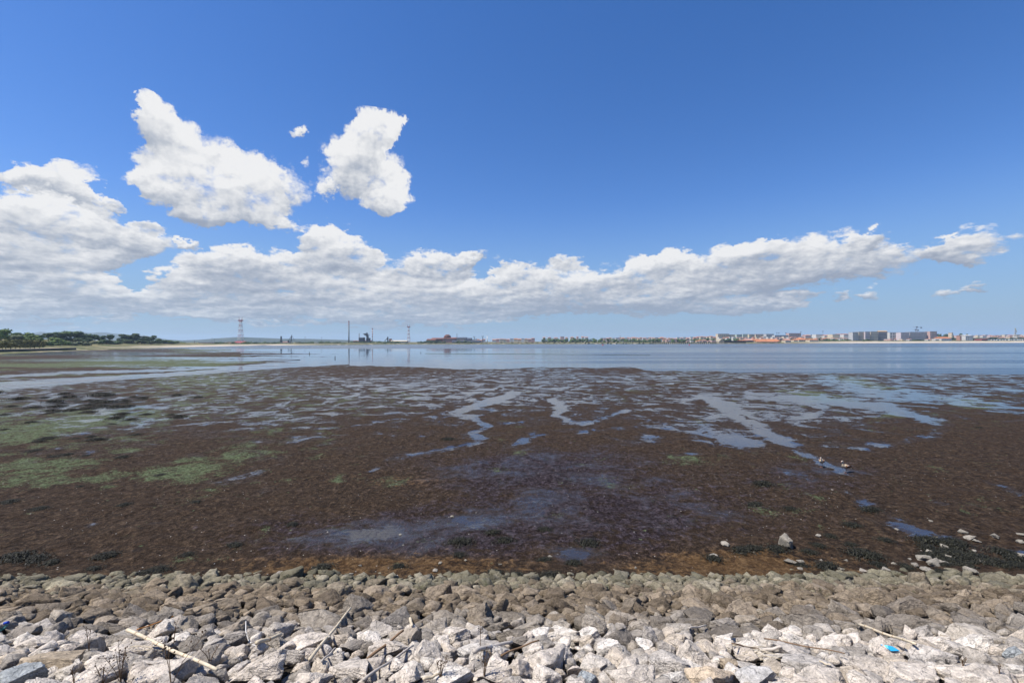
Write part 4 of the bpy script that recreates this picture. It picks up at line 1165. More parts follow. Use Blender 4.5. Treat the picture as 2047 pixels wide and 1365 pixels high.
BELTS = [  # columns, tops, spacing, depth behind the waterline, label, group
    (436, 560, 683.5, 6.5, 1120, MIDG, 'dark tree in the belt between pylon foot and dockside cranes', 'tree belt beside the red and white pylon'),
    (596, 690, 683, 6.5, 1280, MIDG, 'dark tree in the belt between dockside cranes and tall chimney', 'tree belt before the tall chimney'),
    (704, 800, 682.4, 6, 1360, MIDG, 'dark tree in the belt below the blast furnace', 'tree belt below the blast furnace'),
    (838, 890, 681, 6, 1330, EUC, 'dark tree in front of the rust-red works', 'trees in front of the rust-red works'),
    (912, 950, 682, 6, 1330, EUC, 'dark low tree in front of the grey end of the works', 'low trees before the works end'),
    (1085, 1190, 676.8, 6.5, 1560, MIDG, 'tree on the wooded rise above the yellow bank', 'trees on the rise above the yellow bank'),
    (1190, 1320, 677.5, 6.5, 1450, MIDG, 'tree in the belt below the row of white houses', 'tree belt below the white houses'),
    (1318, 1430, 676, 6.5, 1500, MIDG, 'tree among the houses above the wooden pier', 'trees above the wooden pier'),
    (1445, 1500, 676.5, 6.5, 1420, MIDG, 'tree behind the stone tide mill', 'trees behind the stone tide mill'),
    (1600, 1700, 676, 6, 1480, MIDG, 'tree in the belt below long red roofs', 'tree belt below the long red roofs'),
    (1640, 1770, 678.5, 6, 1400, MIDG, 'tree in the low belt in front of the apartment blocks', 'low tree belt before the apartment blocks'),
    (1780, 1870, 678.5, 7, 1400, MIDG, 'tree in the low belt in front of the scaffolded block', 'low trees before the scaffolded block'),
    (1868, 1905, 666.5, 6.5, 1550, EUC, 'tall dark tree beside the scaffolded block', 'tall trees beside the scaffolded block'),
    (1895, 1990, 674.5, 6.5, 1460, EUC, 'dark tree in the belt behind the sandy bank', 'trees behind the sandy bank'),
    (1985, 2060, 675, 7, 1460, EUC, 'dark tree behind the parked camper vans', 'trees behind the parked camper vans'),
]
for (x0, x1, top, sp, D, col, lab, grp) in BELTS:
    px = x0
    while px < x1:
        far_tree(px + random.uniform(-1, 1), top + random.uniform(-1.2, 1.6), sp * random.uniform(1.2, 2.0), D * random.uniform(.98, 1.05), random.choice(['round', 'round', 'bush', 'euca']), col, lab, grp)
        px += sp * random.uniform(.7, 1.1)
far_tree(1921, 665, 11, 1500, 'umbrella', PINE, 'wide umbrella pine above the white house', None)
far_tree(1933, 666, 8, 1500, 'umbrella', PINE, 'narrow umbrella pine above the white house', None)
far_tree(1560, 677.5, 13, 1330, 'round', (0.075, 0.08, 0.03), 'olive-yellow round tree beside the long orange-roofed warehouse', None)
far_tree(1582, 676, 12, 1330, 'round', PINE, 'dark round tree beside the cream gabled house', None)
for i in range(46):       # bushes along the sandy bank
    px = 1640 + i * 9.2 + random.uniform(-3, 3)
    x, y = gp(px, 684.9 - (px - 1640) * 0.0022); D = y * random.uniform(1.01, 1.04)
    far_tree(px, 682.6 - (px - 1640) * 0.0026 + random.uniform(-.5, .8), random.uniform(2.5, 5), D, 'bush', (0.075, 0.065, 0.03), 'dry bush on the sandy bank at the water edge', 'dry bushes on the sandy bank')
for i in range(34):
    px = 960 + i * 10.5 + random.uniform(-4, 4)
    x, y = gp(px, 687.7)
    far_tree(px, 683.8 + random.uniform(-1, 1.2), random.uniform(3, 7), y * random.uniform(1.01, 1.05), 'bush', random.choice([(0.10, 0.085, 0.035), (0.07, 0.08, 0.03)]), 'scrubby bush on the yellow bank below the far houses', 'bushes on the yellow bank')
# ------------------------------------------------------------------ works, town and harbour on the far shore
def base_at(px, D):
    p = W(px, 684, D)
    return p.x, p.y, land_z(p.x, p.y)
def height_of(px, py, D, z0):
    return W(px, py, D).z - z0
M_RED = plain('red_paint', (0.28, 0.035, 0.030), 0.6, 0.2, 0.05)
M_WHITE = plain('white_paint', (0.72, 0.71, 0.68), 0.7, 0.1, 0.1)
M_CONC = plain('stained_concrete', (0.20, 0.20, 0.19), 0.9, 0.25, 0.05)
M_STEEL = plain('dark_steelwork', (0.055, 0.062, 0.072), 0.6, 0.3, 0.1)
M_RUSTY = plain('rust_red_sheeting', (0.17, 0.065, 0.042), 0.85, 0.4, 0.05)
M_PINK = plain('faded_rust_sheeting', (0.27, 0.16, 0.13), 0.85, 0.3, 0.05)
M_GLASS = plain('dark_window', (0.09, 0.10, 0.12), 0.25, 0.2, 0.3)
M_ROOF = plain('orange_roof_tile', (0.42, 0.165, 0.070), 0.85, 0.25, 0.1)
M_ROOF2 = plain('faded_pink_roof_tile', (0.40, 0.215, 0.155), 0.85, 0.25, 0.1)
M_DARK = plain('dark_shed_sheeting', (0.045, 0.052, 0.068), 0.8, 0.3, 0.05)
M_TIMBER = plain('wet_timber', (0.055, 0.048, 0.040), 0.9, 0.35, 0.3)
M_STONE = plain('old_stone', (0.34, 0.29, 0.21), 0.95, 0.3, 0.3)
M_YEL = plain('crane_yellow', (0.42, 0.33, 0.05), 0.6, 0.15, 0.1)
M_GREY = plain('crane_grey', (0.36, 0.40, 0.43), 0.6, 0.15, 0.1)
WALLS = [plain('wall_%s' % n_, c, 0.9, 0.12, 0.1) for n_, c in (('white', (0.58, 0.56, 0.52)), ('cream', (0.60, 0.51, 0.37)), ('pink', (0.54, 0.37, 0.32)), ('pale_grey', (0.47, 0.46, 0.45)), ('tan', (0.60, 0.48, 0.35)), ('mint', (0.46, 0.56, 0.48)), ('mauve', (0.55, 0.48, 0.49)))]
WN = ['white', 'cream', 'pink', 'pale grey', 'tan', 'mint green', 'mauve-grey']

def pylon(px, top, D, wbase, warm, horn, lab, colour):
    x, y, z0 = base_at(px, D); h = height_of(px, top, D, z0)
    wb = wbase * D / F / 2; wt = wb * 0.36; t = 0.17 if colour else 0.14
    root = empty('lattice_pylon', (x, y, z0)); body = h * 0.84
    f = lambda z: wb + (wt - wb) * min(1.0, z / body)
    mats = (M_RED, M_WHITE) if colour else (M_STEEL, M_STEEL)
    n = 9
    for sx in (-1, 1):
        for sy in (-1, 1):
            link('leg', MB().bar((sx * wb, sy * wb, -1), (sx * wt, sy * wt, body), t * 1.6, t * 1.3, 4).mesh('leg', M_WHITE if colour else M_STEEL), root)
    for k in range(n):
        za, zb = body * (1 - (1 - k / n) ** 1.15), body * (1 - (1 - (k + 1) / n) ** 1.15)
        mb = MB(); a, b = f(za), f(zb)
        for q in range(4):
            c = [(-1, -1), (1, -1), (1, 1), (-1, 1)]; p, r_ = c[q], c[(q + 1) % 4]
            mb.bar((p[0] * a, p[1] * a, za), (r_[0] * b, r_[1] * b, zb), t, n=4); mb.bar((r_[0] * a, r_[1] * a, za), (p[0] * b, p[1] * b, zb), t, n=4)
            mb.bar((p[0] * b, p[1] * b, zb), (r_[0] * b, r_[1] * b, zb), t * 1.8, n=4)
        link('bracing', mb.mesh('bracing', mats[k % 2 if k < n - 1 else 0]), root)
    wa = warm * D / F / 2
    mb = MB().box(-wa, wa, -wt, wt, body, body + h * 0.035)
    link('crossarm', mb.mesh('crossarm', mats[0]), root)
    for s in (-1, 1):
        link('horn', MB().bar((s * wa * .55, 0, body + h * .03), (s * wa * .72, 0, h), t * 3.2, t * 1.8, 5).mesh('horn', mats[0]), root)
    return tag(root, lab, 'pylon')
pylon(481, 633, 1180, 9.5, 9.0, 1, 'tall red and white lattice pylon rising over the red-roofed shed', True)
pylon(817, 648, 1480, 5.5, 6.5, 1, 'thin pale lattice pylon between the cement plant and the rust-red works', True)
pylon(965, 670.5, 1500, 3, 5, 1, 'small grey pylon beside the white tower', False)
pylon(948, 671.5, 1700, 2.5, 4, 1, 'small grey pylon between the works and the white tower', False)
for px, top in ((610, 673), (520, 677.5), (424, 675), (428.5, 676), (1240, 671), (643, 673.5)):
    x, y, z0 = base_at(px, 1700); h = height_of(px, top, 1700, z0)
    root = empty('transmission_mast', (x, y, z0))
    link('mast', MB().bar((0, 0, -1), (0, 0, h), .45, .25, 5).mesh('mast', M_STEEL), root)
    link('crossarm', MB().box(-2.6, 2.6, -.2, .2, h * .9, h * .93).mesh('crossarm', M_STEEL), root)
    tag(root, {610: 'thin mast between dockside cranes and tall chimney', 520: 'low mast on the skyline past the red and white pylon', 424: 'taller of two thin masts by the low brick sheds', 428.5: 'shorter of two thin masts by the low brick sheds', 1240: 'thin mast above the far white houses', 643: 'faint mast halfway to the tall chimney'}[px], 'mast')

def chimney(px, top, base, D, wpx, bands, lab, body, name='chimney'):
    x, y, z0 = base_at(px, D); h = height_of(px, top, D, z0); r1 = wpx * D / F / 2
    root = empty(name, (x, y, z0))
    link('shaft', MB().lathe([(r1 * 1.25, -1), (r1, h * .35), (r1 * .8, h), (r1 * .62, h), (r1 * .6, h - 2)], n=14).mesh('shaft', body, True), root)
    for (t0, t1) in bands:
        rr = lambda t: r1 * (np.interp(t, [0, .35, 1], [1.25, 1.0, .8])) + 0.12
        link('red_band', MB().lathe([(rr(t0), h * t0), (rr(t1), h * t1)], n=14).mesh('red_band', M_RED, True), root)
    link('cap_ring', MB().lathe([(r1 * .9, h * .985), (r1 * .95, h * .99), (r1 * .95, h + .4), (r1 * .7, h + .4)], n=14).mesh('cap_ring', M_STEEL), root)
    return tag(root, lab, 'chimney')
chimney(697.5, 641.5, 686, 1450, 2.3, ((.93, .985), (.83, .88)), 'tallest grey chimney with two red bands at its top', M_CONC)
chimney(744.5, 656.5, 685, 1450, 1.9, ((.90, .985), (.74, .82), (.57, .65), (.42, .49)), 'red and white banded chimney beside the blast furnace', M_WHITE)
chimney(718, 666.5, 685, 1450, 1.6, (), 'short plain dark chimney next to the blast furnace', M_CONC)
chimney(974, 671, 683, 1480, 1.8, (), 'slender white tower beside the rust-red works', M_WHITE, 'white_tower')
chimney(913.5, 667, 680, 1480, 1.0, (), 'thin dark stack on the roof end of the rust-red works', M_STEEL)

# blast furnace
D = 1450; x, y, z0 = base_at(735, D); u = D / F
bf = empty('blast_furnace', (x, y, z0)); hz = lambda py: height_of(735, py, D, z0)
def sx_(px): return (px - 735) * u
link('furnace_shaft', MB().lathe([(3.6 * u, 0), (3.4 * u, hz(680)), (2.4 * u, hz(675)), (1.4 * u, hz(669)), (1.2 * u, hz(667))], n=14).mesh('furnace_shaft', M_STEEL, True), bf)
link('top_platform', MB().box(sx_(726.5), sx_(733), -4, 4, hz(668), hz(667)).box(sx_(730), sx_(738), -5, 5, hz(670.5), hz(669.7)).mesh('top_platform', M_STEEL), bf)
link('headgear', MB().box(sx_(728), sx_(732), -3, 3, hz(669.5), hz(666.5)).box(sx_(732.5), sx_(734.5), -2, 2, hz(670), hz(664.8)).mesh('headgear', M_STEEL), bf)
link('downcomer', MB().tube([(sx_(731.5), -2, hz(667)), (sx_(734.5), -3, hz(670)), (sx_(737.5), -4, hz(676)), (sx_(738.5), -4, hz(681))], 1.1 * u * .8, 8).mesh('downcomer', M_STEEL), bf)
link('skip_bridge', MB().bar((sx_(737), 2, 0), (sx_(731), 2, hz(667.5)), 1.6, 1.6, 4).mesh('skip_bridge', M_RUSTY), bf)
link('cast_house', MB().box(sx_(719), sx_(728), -10, 10, 0, hz(675.5)).gable(sx_(719), sx_(728), -10, 10, hz(675.5), hz(674.3), .5).mesh('cast_house', M_STEEL), bf)
for k in range(3):
    link('stove', MB().lathe([(1.0 * u, 0), (1.0 * u, hz(676.5)), (.7 * u, hz(675.6)), (.2 * u, hz(675.2))], (sx_(735.2 + k * 1.7), 6, 0), 10).mesh('stove', M_STEEL, True), bf)
link('bunker', MB().box(sx_(734), sx_(739), -8, 8, 0, hz(676)).mesh('bunker', M_DARK), bf)
link('low_hall', MB().box(sx_(704), sx_(738), 10, 40, 0, hz(681.5)).gable(sx_(704), sx_(738), 10, 40, hz(681.5), hz(680.2), 1).mesh('low_hall', M_PINK), bf)
tag(bf, 'dark steel blast furnace with slanting pipes and platforms', 'blast furnace')
# cement-like plant
D = 1450; x, y, z0 = base_at(778, D); pl_ = empty('silo_plant', (x, y, z0)); hz = lambda py: height_of(778, py, D, z0); sx_ = lambda px: (px - 778) * D / F
link('tower', MB().box(sx_(774.2), sx_(776.2), -2, 2, 0, hz(673.3)).mesh('tower', M_STEEL), pl_)
link('block', MB().box(sx_(778.5), sx_(783), -5, 5, 0, hz(677)).mesh('block', M_PINK), pl_)
link('tank', MB().lathe([(2.3 * 1.6, 0), (2.3 * 1.6, hz(680.8)), (1.2, hz(680))], (sx_(785), -6, 0), 12).mesh('tank', WALLS[4], True), pl_)
link('conveyor', MB().bar((sx_(769), 0, hz(682)), (sx_(775), 0, hz(675.5)), 1.2, 1.2, 4).mesh('conveyor', M_STEEL), pl_)
link('long_shed', MB().box(sx_(783), sx_(812), 5, 30, 0, hz(682)).gable(sx_(783), sx_(812), 5, 30, hz(682), hz(680.3), 1).mesh('long_shed', WALLS[1]), pl_)
tag(pl_, 'small silo plant with a dark tower and cream shed', 'silo plant')

# dockside unloaders
D = 1180; x, y, z0 = base_at(562, D); c1 = empty('ship_unloader', (x, y, z0)); hz = lambda py: height_of(562, py, D, z0); u = D / F
for s in (-1, 1):
    link('leg', MB().bar((s * 1.6 * u, 0, 0), (s * .7 * u, 0, hz(677)), .8, .7, 4).mesh('leg', M_STEEL), c1)
link('tower', MB().box(-.75 * u, .75 * u, -2, 2, hz(680), hz(672)).mesh('tower', M_STEEL), c1)
link('cabin', MB().box(-1.4 * u, 1.6 * u, -3, 3, hz(684), hz(680.5)).mesh('cabin', M_STEEL), c1)
tag(c1, 'dark upright dockside unloader without a jib', 'dock crane')
x, y, z0 = base_at(582, D); c2 = empty('dock_crane', (x, y, z0)); hz = lambda py: height_of(582, py, D, z0)
for s in (-1, 1):
    link('leg', MB().bar((s * 1.6 * u, s, 0), (s * .6 * u, 0, hz(678)), .8, .6, 4).mesh('leg', M_STEEL), c2)
link('mast', MB().bar((0, 0, hz(680)), (1.4 * u, 0, hz(669.5)), 1.3, .9, 4).mesh('mast', M_STEEL), c2)
link('jib', MB().bar((1.2 * u, 0, hz(671)), (-5.2 * u, 0, hz(681)), .8, .6, 4).mesh('jib', M_STEEL), c2)
link('stay', MB().bar((1.4 * u, 0, hz(671.5)), (7 * u, 0, hz(680)), .35, .35, 4).mesh('stay', M_STEEL), c2)
link('counterweight', MB().box(-6.2 * u, -4.4 * u, -2, 2, hz(684), hz(680)).mesh('counterweight', M_STEEL), c2)
tag(c2, 'dark dockside crane with a slanting jib', 'dock crane')

# rust-red works
D = 1480; x, y, z0 = base_at(895, D); wk = empty('steel_works', (x, y, z0)); hz = lambda py: height_of(895, py, D, z0); sx_ = lambda px: (px - 895) * D / F
def hall(nm, a, b, wall_top, ridge_, y0, y1, m1, m2):
    h_ = link(nm, MB().box(sx_(a), sx_(b), y0, y1, -2, hz(wall_top)).mesh(nm, m1), wk)
    link('roof', MB().gable(sx_(a), sx_(b), y0, y1, hz(wall_top), hz(ridge_), .8).mesh('roof', m2), h_)
hall('low_hall', 855, 872, 679.5, 677.2, -20, 20, M_RUSTY, M_RUSTY)
hall('long_hall', 862, 888, 677.5, 675, 0, 50, M_RUSTY, M_RUSTY)
hall('main_hall', 887, 914, 676.8, 674.4, -25, 30, M_PINK, M_RUSTY)
link('domed_store', MB().lathe([(7.3 * 1.6, hz(676)), (7.1 * 1.6, hz(672)), (5 * 1.6, hz(670)), (3 * 1.6, hz(668.8)), (.4, hz(668.6))], (sx_(894.5), 0, 0), 16).mesh('domed_store', M_RUSTY, True), wk)
hall('gallery', 911, 933, 676.8, 674.2, -18, 18, M_PINK, M_DARK)
for k in range(7):
    link('pale_panel', MB().box(sx_(912.5 + k * 2.9), sx_(914 + k * 2.9), -18.5, -18.0, hz(681), hz(676)).mesh('pale_panel', WALLS[4]), wk)  # row of pale tan panels along the gallery front
hall('dark_hall', 931, 943, 679, 675.6, -22, 20, M_DARK, M_DARK)
hall('low_annex', 908, 962, 683.5, 680.5, -55, -30, M_DARK, M_DARK)
tag(wk, 'rust-red steelworks halls stepping up to a domed store', 'steel works')

# brick sheds and red hangar by the pylon
def house(px0, px1, eave, ridge_, D, wall, roof, lab, group=None, name='house', depth=None, hip=False, windows=0, storeys=1, cat='house'):
    xm, ym, z0 = base_at((px0 + px1) / 2, D); pxm = (px0 + px1) / 2; w = (px1 - px0) * D / F / 2
    d = depth or max(6.0, min(w * 1.2, 14.0)); he = max(height_of(pxm, eave, D, z0), 2.2); hr = height_of(pxm, ridge_, D, z0)
    root = empty(name, (xm, ym, z0))
    wl = link('wall', MB().box(-w, w, -d, d, -3, he).mesh('wall', wall), root)
    rf = MB()
    if hr - he < 0.4:
        rf.box(-w - .2, w + .2, -d - .2, d + .2, he, he + .5)
    elif hip:
        rf.hip(-w, w, -d, d, he, hr, .5)
    else:
        rf.gable(-w, w, -d, d, he, hr, .5)
    link('roof', rf.mesh('roof', roof), root)
    if windows:
        for s in range(storeys):
            fl = (he - min(he * .35, 4)) / storeys; zc = min(he * .35, 4) * .5 + fl * (s + .5)
            me_w = MB().box(-w / windows * .32, w / windows * .32, -d - .12, -d + .05, -fl * .28, fl * .28).mesh('window', M_GLASS)
            for k in range(windows):
                link('window', me_w, root, loc=(-w + (k + .5) * 2 * w / windows, 0, zc))
    return tag(root, lab, cat, group)
house(404, 434, 686.3, 684.6, 1130, WALLS[2], M_PINK, 'long low brick shed nearest the beach end', name='brick_shed', windows=7, cat='shed')
house(441, 456, 685.8, 684.2, 1150, WALLS[1], M_ROOF2, 'low cream shed with a pink tile roof', name='brick_shed', windows=4, cat='shed')
house(456, 470, 685.8, 684.4, 1150, WALLS[4], M_ROOF2, 'low tan shed beside the red hangar', name='brick_shed', windows=4, cat='shed')
house(471, 492, 686.0, 682.2, 1140, WALLS[2], plain('hangar_red', (0.30, 0.07, 0.07), .7), 'red-roofed hangar at the foot of the tall pylon', name='hangar', depth=18, windows=5, cat='hangar')
chimney(389, 682.5, 688, 1060, 1.0, (), 'short brick chimney by the low brick shed', M_RUSTY)
house(496, 501, 685.4, 684.2, 1250, WALLS[0], WALLS[3], 'small white building among trees past the red hangar')
house(630, 637, 685.3, 684.3, 1300, WALLS[0], WALLS[0], 'white hut in front of the dark tree belt')
house(565, 578, 683.5, 682.6, 1420, WALLS[2], M_ROOF2, 'pink roofed house between the two dockside cranes')

# far houses of the town, small and mixed
def row(px0, px1, top0, top1, D, wmin, wmax, lab, group, roofs=(0.75, .25), gap=.8, seed=1):
    r = random.Random(seed); px = px0
    while px < px1:
        w = r.uniform(wmin, wmax); t = (px - px0) / (px1 - px0); top = top0 * (1 - t) + top1 * t + r.uniform(-.9, .9); i = r.choices(range(7), (6, 3, 3, 2, 1, .3, 1))[0]
        rt = r.random(); roof, rn = (M_ROOF2, 'pink tile roof') if rt < .4 else (M_ROOF, 'orange tile roof') if rt < .65 else (WALLS[3], 'flat roof')
        house(px, px + w, top + (r.uniform(.9, 1.6) if rn != 'flat roof' else .05), top, D * r.uniform(.98, 1.06), WALLS[i], roof, f'{WN[i]} house with {rn} {lab}', group, hip=r.random() < .4)
        px += w + r.uniform(0, gap)
row(984, 1062, 677, 676, 1600, 4, 8, 'behind the yellow bank beside the rust-red works', 'far houses beside the works', seed=2)
row(925, 968, 678.5, 678, 1600, 3, 6, 'behind the dark end of the works', 'far houses behind the works', seed=3)
row(1085, 1170, 674.3, 672.5, 1750, 4, 8, 'on the wooded rise', 'houses on the wooded rise', gap=6, seed=4)
row(1200, 1330, 675.2, 674.2, 1650, 3.5, 7, 'in the row above the tree belt', 'far houses above the tree belt', seed=5)
row(1290, 1340, 677.5, 677.5, 1500, 4, 7, 'half hidden by trees above the pier', 'houses above the wooden pier', gap=2, seed=6)
row(1335, 1432, 675.5, 671.5, 1560, 4, 7, 'stepping up the slope behind the pier', 'houses stepping up behind the pier', gap=2.5, seed=7)
row(1380, 1432, 680.3, 680, 1330, 4, 8, 'low by the landing behind the pier', 'low buildings by the landing', gap=6, seed=8)
row(1436, 1600, 674.3, 673.5, 1430, 4, 8, 'below the pastel flats', 'houses below the pastel flats', gap=3, seed=9)
row(1606, 1700, 669.2, 667.2, 1650, 6, 14, 'in the long hilltop terrace', 'hilltop terrace houses', gap=.4, seed=10)
row(1630, 1690, 675.5, 675.5, 1460, 3, 6, 'among trees below the hilltop terrace', 'houses below the hilltop terrace', gap=5, seed=11)
row(1905, 2060, 670.8, 669.2, 1900, 3, 6, 'in the hazy town beyond the umbrella pines', 'houses of the hazy town', gap=.3, seed=12)
row(1975, 2060, 673.5, 673.2, 1600, 4, 8, 'in the row above the camper vans', 'houses above the camper vans', gap=1.2, seed=13)
row(1770, 1870, 677.6, 677.6, 1380, 3, 7, 'low in front of the scaffolded block', 'low buildings before the scaffolded block', gap=4, seed=14)
row(2060, 2400, 670, 670, 1700, 5, 9, 'of the town past the gantry crane', 'houses past the gantry crane', gap=2, seed=15)

# flats: wall, roof, each window opening its own piece
def flats(px0, px1, top, D, mat, lab, storeys, bays, name='apartment_block', base=None, depth=9, crest=None, cat='apartment block'):
    pxm = (px0 + px1) / 2; xm, ym, z0 = base_at(pxm, D); h = height_of(pxm, top, D, z0); w = (px1 - px0) * D / F / 2
    zb = 0 if base is None else max(0.0, height_of(pxm, base, D, z0))
    root = empty(name, (xm, ym, z0))
    link('wall', MB().box(-w, w, -depth, depth, -3, h - .4).mesh('wall', mat), root)
    link('roof', MB().box(-w - .3, w + .3, -depth - .3, depth + .3, h - .4, h + .2).mesh('roof', crest or WALLS[3]), root)
    fh = (h - zb - 1) / storeys; bw = 2 * w / bays
    mw = MB().box(-bw * .24, bw * .24, -depth - .15, -depth + .2, -fh * .24, fh * .22).mesh('window', M_GLASS)
    ms = MB().box(-bw * .40, bw * .40, -depth - .75, -depth + .1, -fh * .36, -fh * .24).mesh('balcony', WALLS[0])
    for s in range(storeys):
        for b in range(bays):
            loc = (-w + (b + .5) * bw, 0, zb + .5 + fh * (s + .5))
            wn_ = link('window', mw, root, loc=loc)
            link('balcony', ms, wn_)
    return tag(root, lab, cat)
flats(1433, 1455, 667.3, 1600, WALLS[1], 'cream pastel block of flats with a dark end at the left of the pastel row', 4, 6)
flats(1456, 1469, 668.8, 1600, WALLS[4], 'low tan block of flats beside the cream one', 3, 4)
flats(1470, 1481, 668.4, 1590, WALLS[5], 'mint green block of flats with vertical stripes', 4, 4)
flats(1482.5, 1494, 667.8, 1610, WALLS[5], 'paler mint block of flats in the middle of the pastel row', 4, 4)
flats(1495, 1506, 668, 1600, WALLS[1], 'cream block of flats past the mint ones', 4, 4)
flats(1508, 1528, 668, 1620, WALLS[4], 'tan block of flats under orange roofs', 3, 6, crest=M_ROOF)
flats(1529, 1544, 667.6, 1600, WALLS[3], 'pale grey block of flats ending the pastel row', 4, 4)
flats(1546, 1573, 670, 1520, WALLS[3], 'low blue-grey stand-like building with floodlight masts', 2, 9, name='stadium_stand', cat='stand')
flats(1574, 1598, 666.2, 1580, WALLS[2], 'pink-topped block of flats beside the floodlit stand', 3, 7, crest=plain('pink_crest', (.55, .25, .22)))
for px, top in ((1553, 664.5), (1557, 664.8), (1571, 665), (1601, 663), (1645, 661.5)):
    x, y, z0 = base_at(px, 1520); h = height_of(px, top, 1520, z0); root = empty('floodlight_mast', (x, y, z0))
    link('mast', MB().bar((0, 0, -1), (0, 0, h), .35, .22, 5).mesh('mast', M_STEEL), root)
    link('lamp_head', MB().box(-1.6, 1.6, -.3, .3, h - 2.2, h).mesh('lamp_head', M_STEEL), root)
    tag(root, 'thin floodlight mast around the blue-grey stand', 'floodlight mast', 'floodlight masts around the stand') if px < 1590 else tag(root, 'mast beside the dark tree past the pink-topped flats' if px == 1601 else 'mast rising above the hilltop terrace', 'mast')
flats(1700.5, 1712, 664, 1420, WALLS[3], 'pale grey flats at the end of the long balcony block', 6, 4)
flats(1713, 1724, 663.2, 1425, WALLS[4], 'tan flats in the long balcony block', 6, 4)
flats(1725, 1735, 663, 1420, WALLS[6], 'mauve-grey flats in the middle of the long balcony block', 6, 4)
flats(1736, 1751, 662.8, 1425, WALLS[1], 'cream flats with striped balconies in the long balcony block', 6, 6)
flats(1752, 1770, 663, 1430, plain('dark_mesh_wall', (0.16, 0.155, 0.18)), 'dark netted flats with a row of orange gables on top', 6, 7)
xg, yg, zg = base_at(1761, 1430)
ob = bpy.data.objects
gb = [o for o in ob if o.get('label', '').startswith('dark netted flats')][0]
hg = height_of(1761, 663, 1430, zg)
for k in range(6):
    ww = 18 * 1430 / F / 6
    link('gable', MB().gable(-ww * .45, ww * .45, -8, 0, hg + .2, hg + 3.0).mesh('gable', plain('ochre_gable', (0.50, 0.32, 0.13))), gb, loc=(-18 * 1430 / F / 2 + (k + .5) * ww, 0, 0))
flats(1774, 1795, 664.4, 1420, WALLS[0], 'white open-framed block beside the scaffolded block', 3, 4)
flats(1796, 1813, 664.4, 1400, plain('scaffold_mauve', (0.58, 0.50, 0.51)), 'mauve scaffold-wrapped wing of the long grey block', 6, 9)
flats(1814, 1847, 663.6, 1405, plain('scaffold_grey', (0.50, 0.465, 0.455)), 'long grey scaffold-wrapped block under the tower cranes', 6, 16)
flats(1848, 1853.5, 663.8, 1410, plain('dark_blue_wall', (0.11, 0.13, 0.17)), 'narrow dark blue stair block beside the scaffolded block', 6, 2)  # one even dark blue wall colour
flats(1854, 1867.5, 662.4, 1400, WALLS[2], 'pinkish end block next to the tall trees', 6, 5)
def tower_crane(px, top, D, jib_l, jib_r, lab):
    x, y, z0 = base_at(px, D); h = height_of(px, top, D, z0); u = D / F; root = empty('tower_crane', (x, y, z0))
    link('mast', MB().box(-.7, .7, -.7, .7, -1, h).mesh('mast', M_GREY), root)
    link('jib', MB().box(-jib_l * u, 0, -.5, .5, h - 1.2, h - .2).mesh('jib', M_GREY), root)
    link('counter_jib', MB().box(0, jib_r * u, -.5, .5, h - 1.2, h - .2).mesh('counter_jib', M_GREY), root)
    link('counterweight', MB().box(jib_r * u - 3, jib_r * u, -.9, .9, h - 4, h - .6).mesh('counterweight', M_STEEL), root)
    link('cab', MB().box(-1.6, 1.6, -1.2, 1.2, h - 1.6, h + 1.6).mesh('cab', M_STEEL), root)
    return tag(root, lab, 'tower crane')
tower_crane(1833, 653.6, 1440, 8, 9.5, 'taller tower crane over the scaffolded block')
tower_crane(1830.5, 658.8, 1415, 6, 6, 'shorter tower crane over the scaffolded block')
# gantry crane of the shipyard
D = 2000; x, y, z0 = base_at(2030, D); gc = empty('gantry_crane', (x, y, z0)); hz = lambda py: height_of(2030, py, D, z0); u = D / F
for a, b in ((-4.0, -.9), (-1.5, -.3), (1.2, .6)):
    link('leg', MB().bar((a * u, 0, 0), (b * u, 0, hz(659)), 2.2, 1.4, 4).mesh('leg', M_GREY), gc)
link('girder', MB().bar((-.8 * u, 0, hz(656.5)), (2.4 * u, 0, hz(663.5)), 2.4, 1.6, 4).mesh('girder', M_YEL), gc)
tag(gc, 'grey-legged gantry crane with a yellow slanting girder in the hazy town', 'gantry crane')
# waterside buildings on the right
house(1873, 1893, 676.6, 673.3, 1330, WALLS[0], M_ROOF, 'white house with a bright orange roof behind the sandy bank', windows=6, storeys=1)
house(1866, 1873, 677.6, 677.0, 1330, WALLS[0], WALLS[0], 'small white annex beside the bright orange roof')
house(1922, 1936, 671, 669.6, 1400, WALLS[0], WALLS[0], 'white villa below the umbrella pines', windows=4, storeys=2)
house(1915.5, 1918.5, 671, 670.6, 1380, M_ROOF2, M_ROOF2, 'narrow rust-coloured tower beside the white villa', name='brick_tower', cat='tower')
house(1899, 1902, 665.2, 664.8, 1500, WALLS[4], WALLS[4], 'slim tan tower rising out of the dark trees', name='brick_tower', cat='tower')
house(1955, 1967, 677.8, 677.0, 1340, plain('red_shed', (0.30, 0.08, 0.075)), plain('red_shed', (0.30, 0.08, 0.075)), 'low dull red shed beside the first camper vans', name='shed', cat='shed')
house(1505, 1552, 681.6, 677.4, 1270, M_STONE, M_ROOF, 'long warehouse with a broad orange tile roof by the water', name='warehouse', depth=20, windows=12, cat='warehouse')
house(1511, 1553, 683, 681.3, 1235, M_STONE, M_ROOF, 'lower orange-roofed lean-to in front of the long warehouse', name='warehouse', depth=6, cat='warehouse')
house(1476, 1488, 681, 679.6, 1260, M_STONE, M_ROOF, 'small orange-roofed building behind the dark quay wall', name='warehouse', cat='warehouse')
house(1487, 1505, 680.5, 677.0, 1280, M_DARK, M_ROOF2, 'dark hall with a rounded tile roof next to the long warehouse', name='warehouse', depth=14, cat='warehouse')
house(1566, 1577, 680.5, 676.8, 1250, WALLS[1], M_ROOF2, 'cream gabled house between two round trees', windows=3)
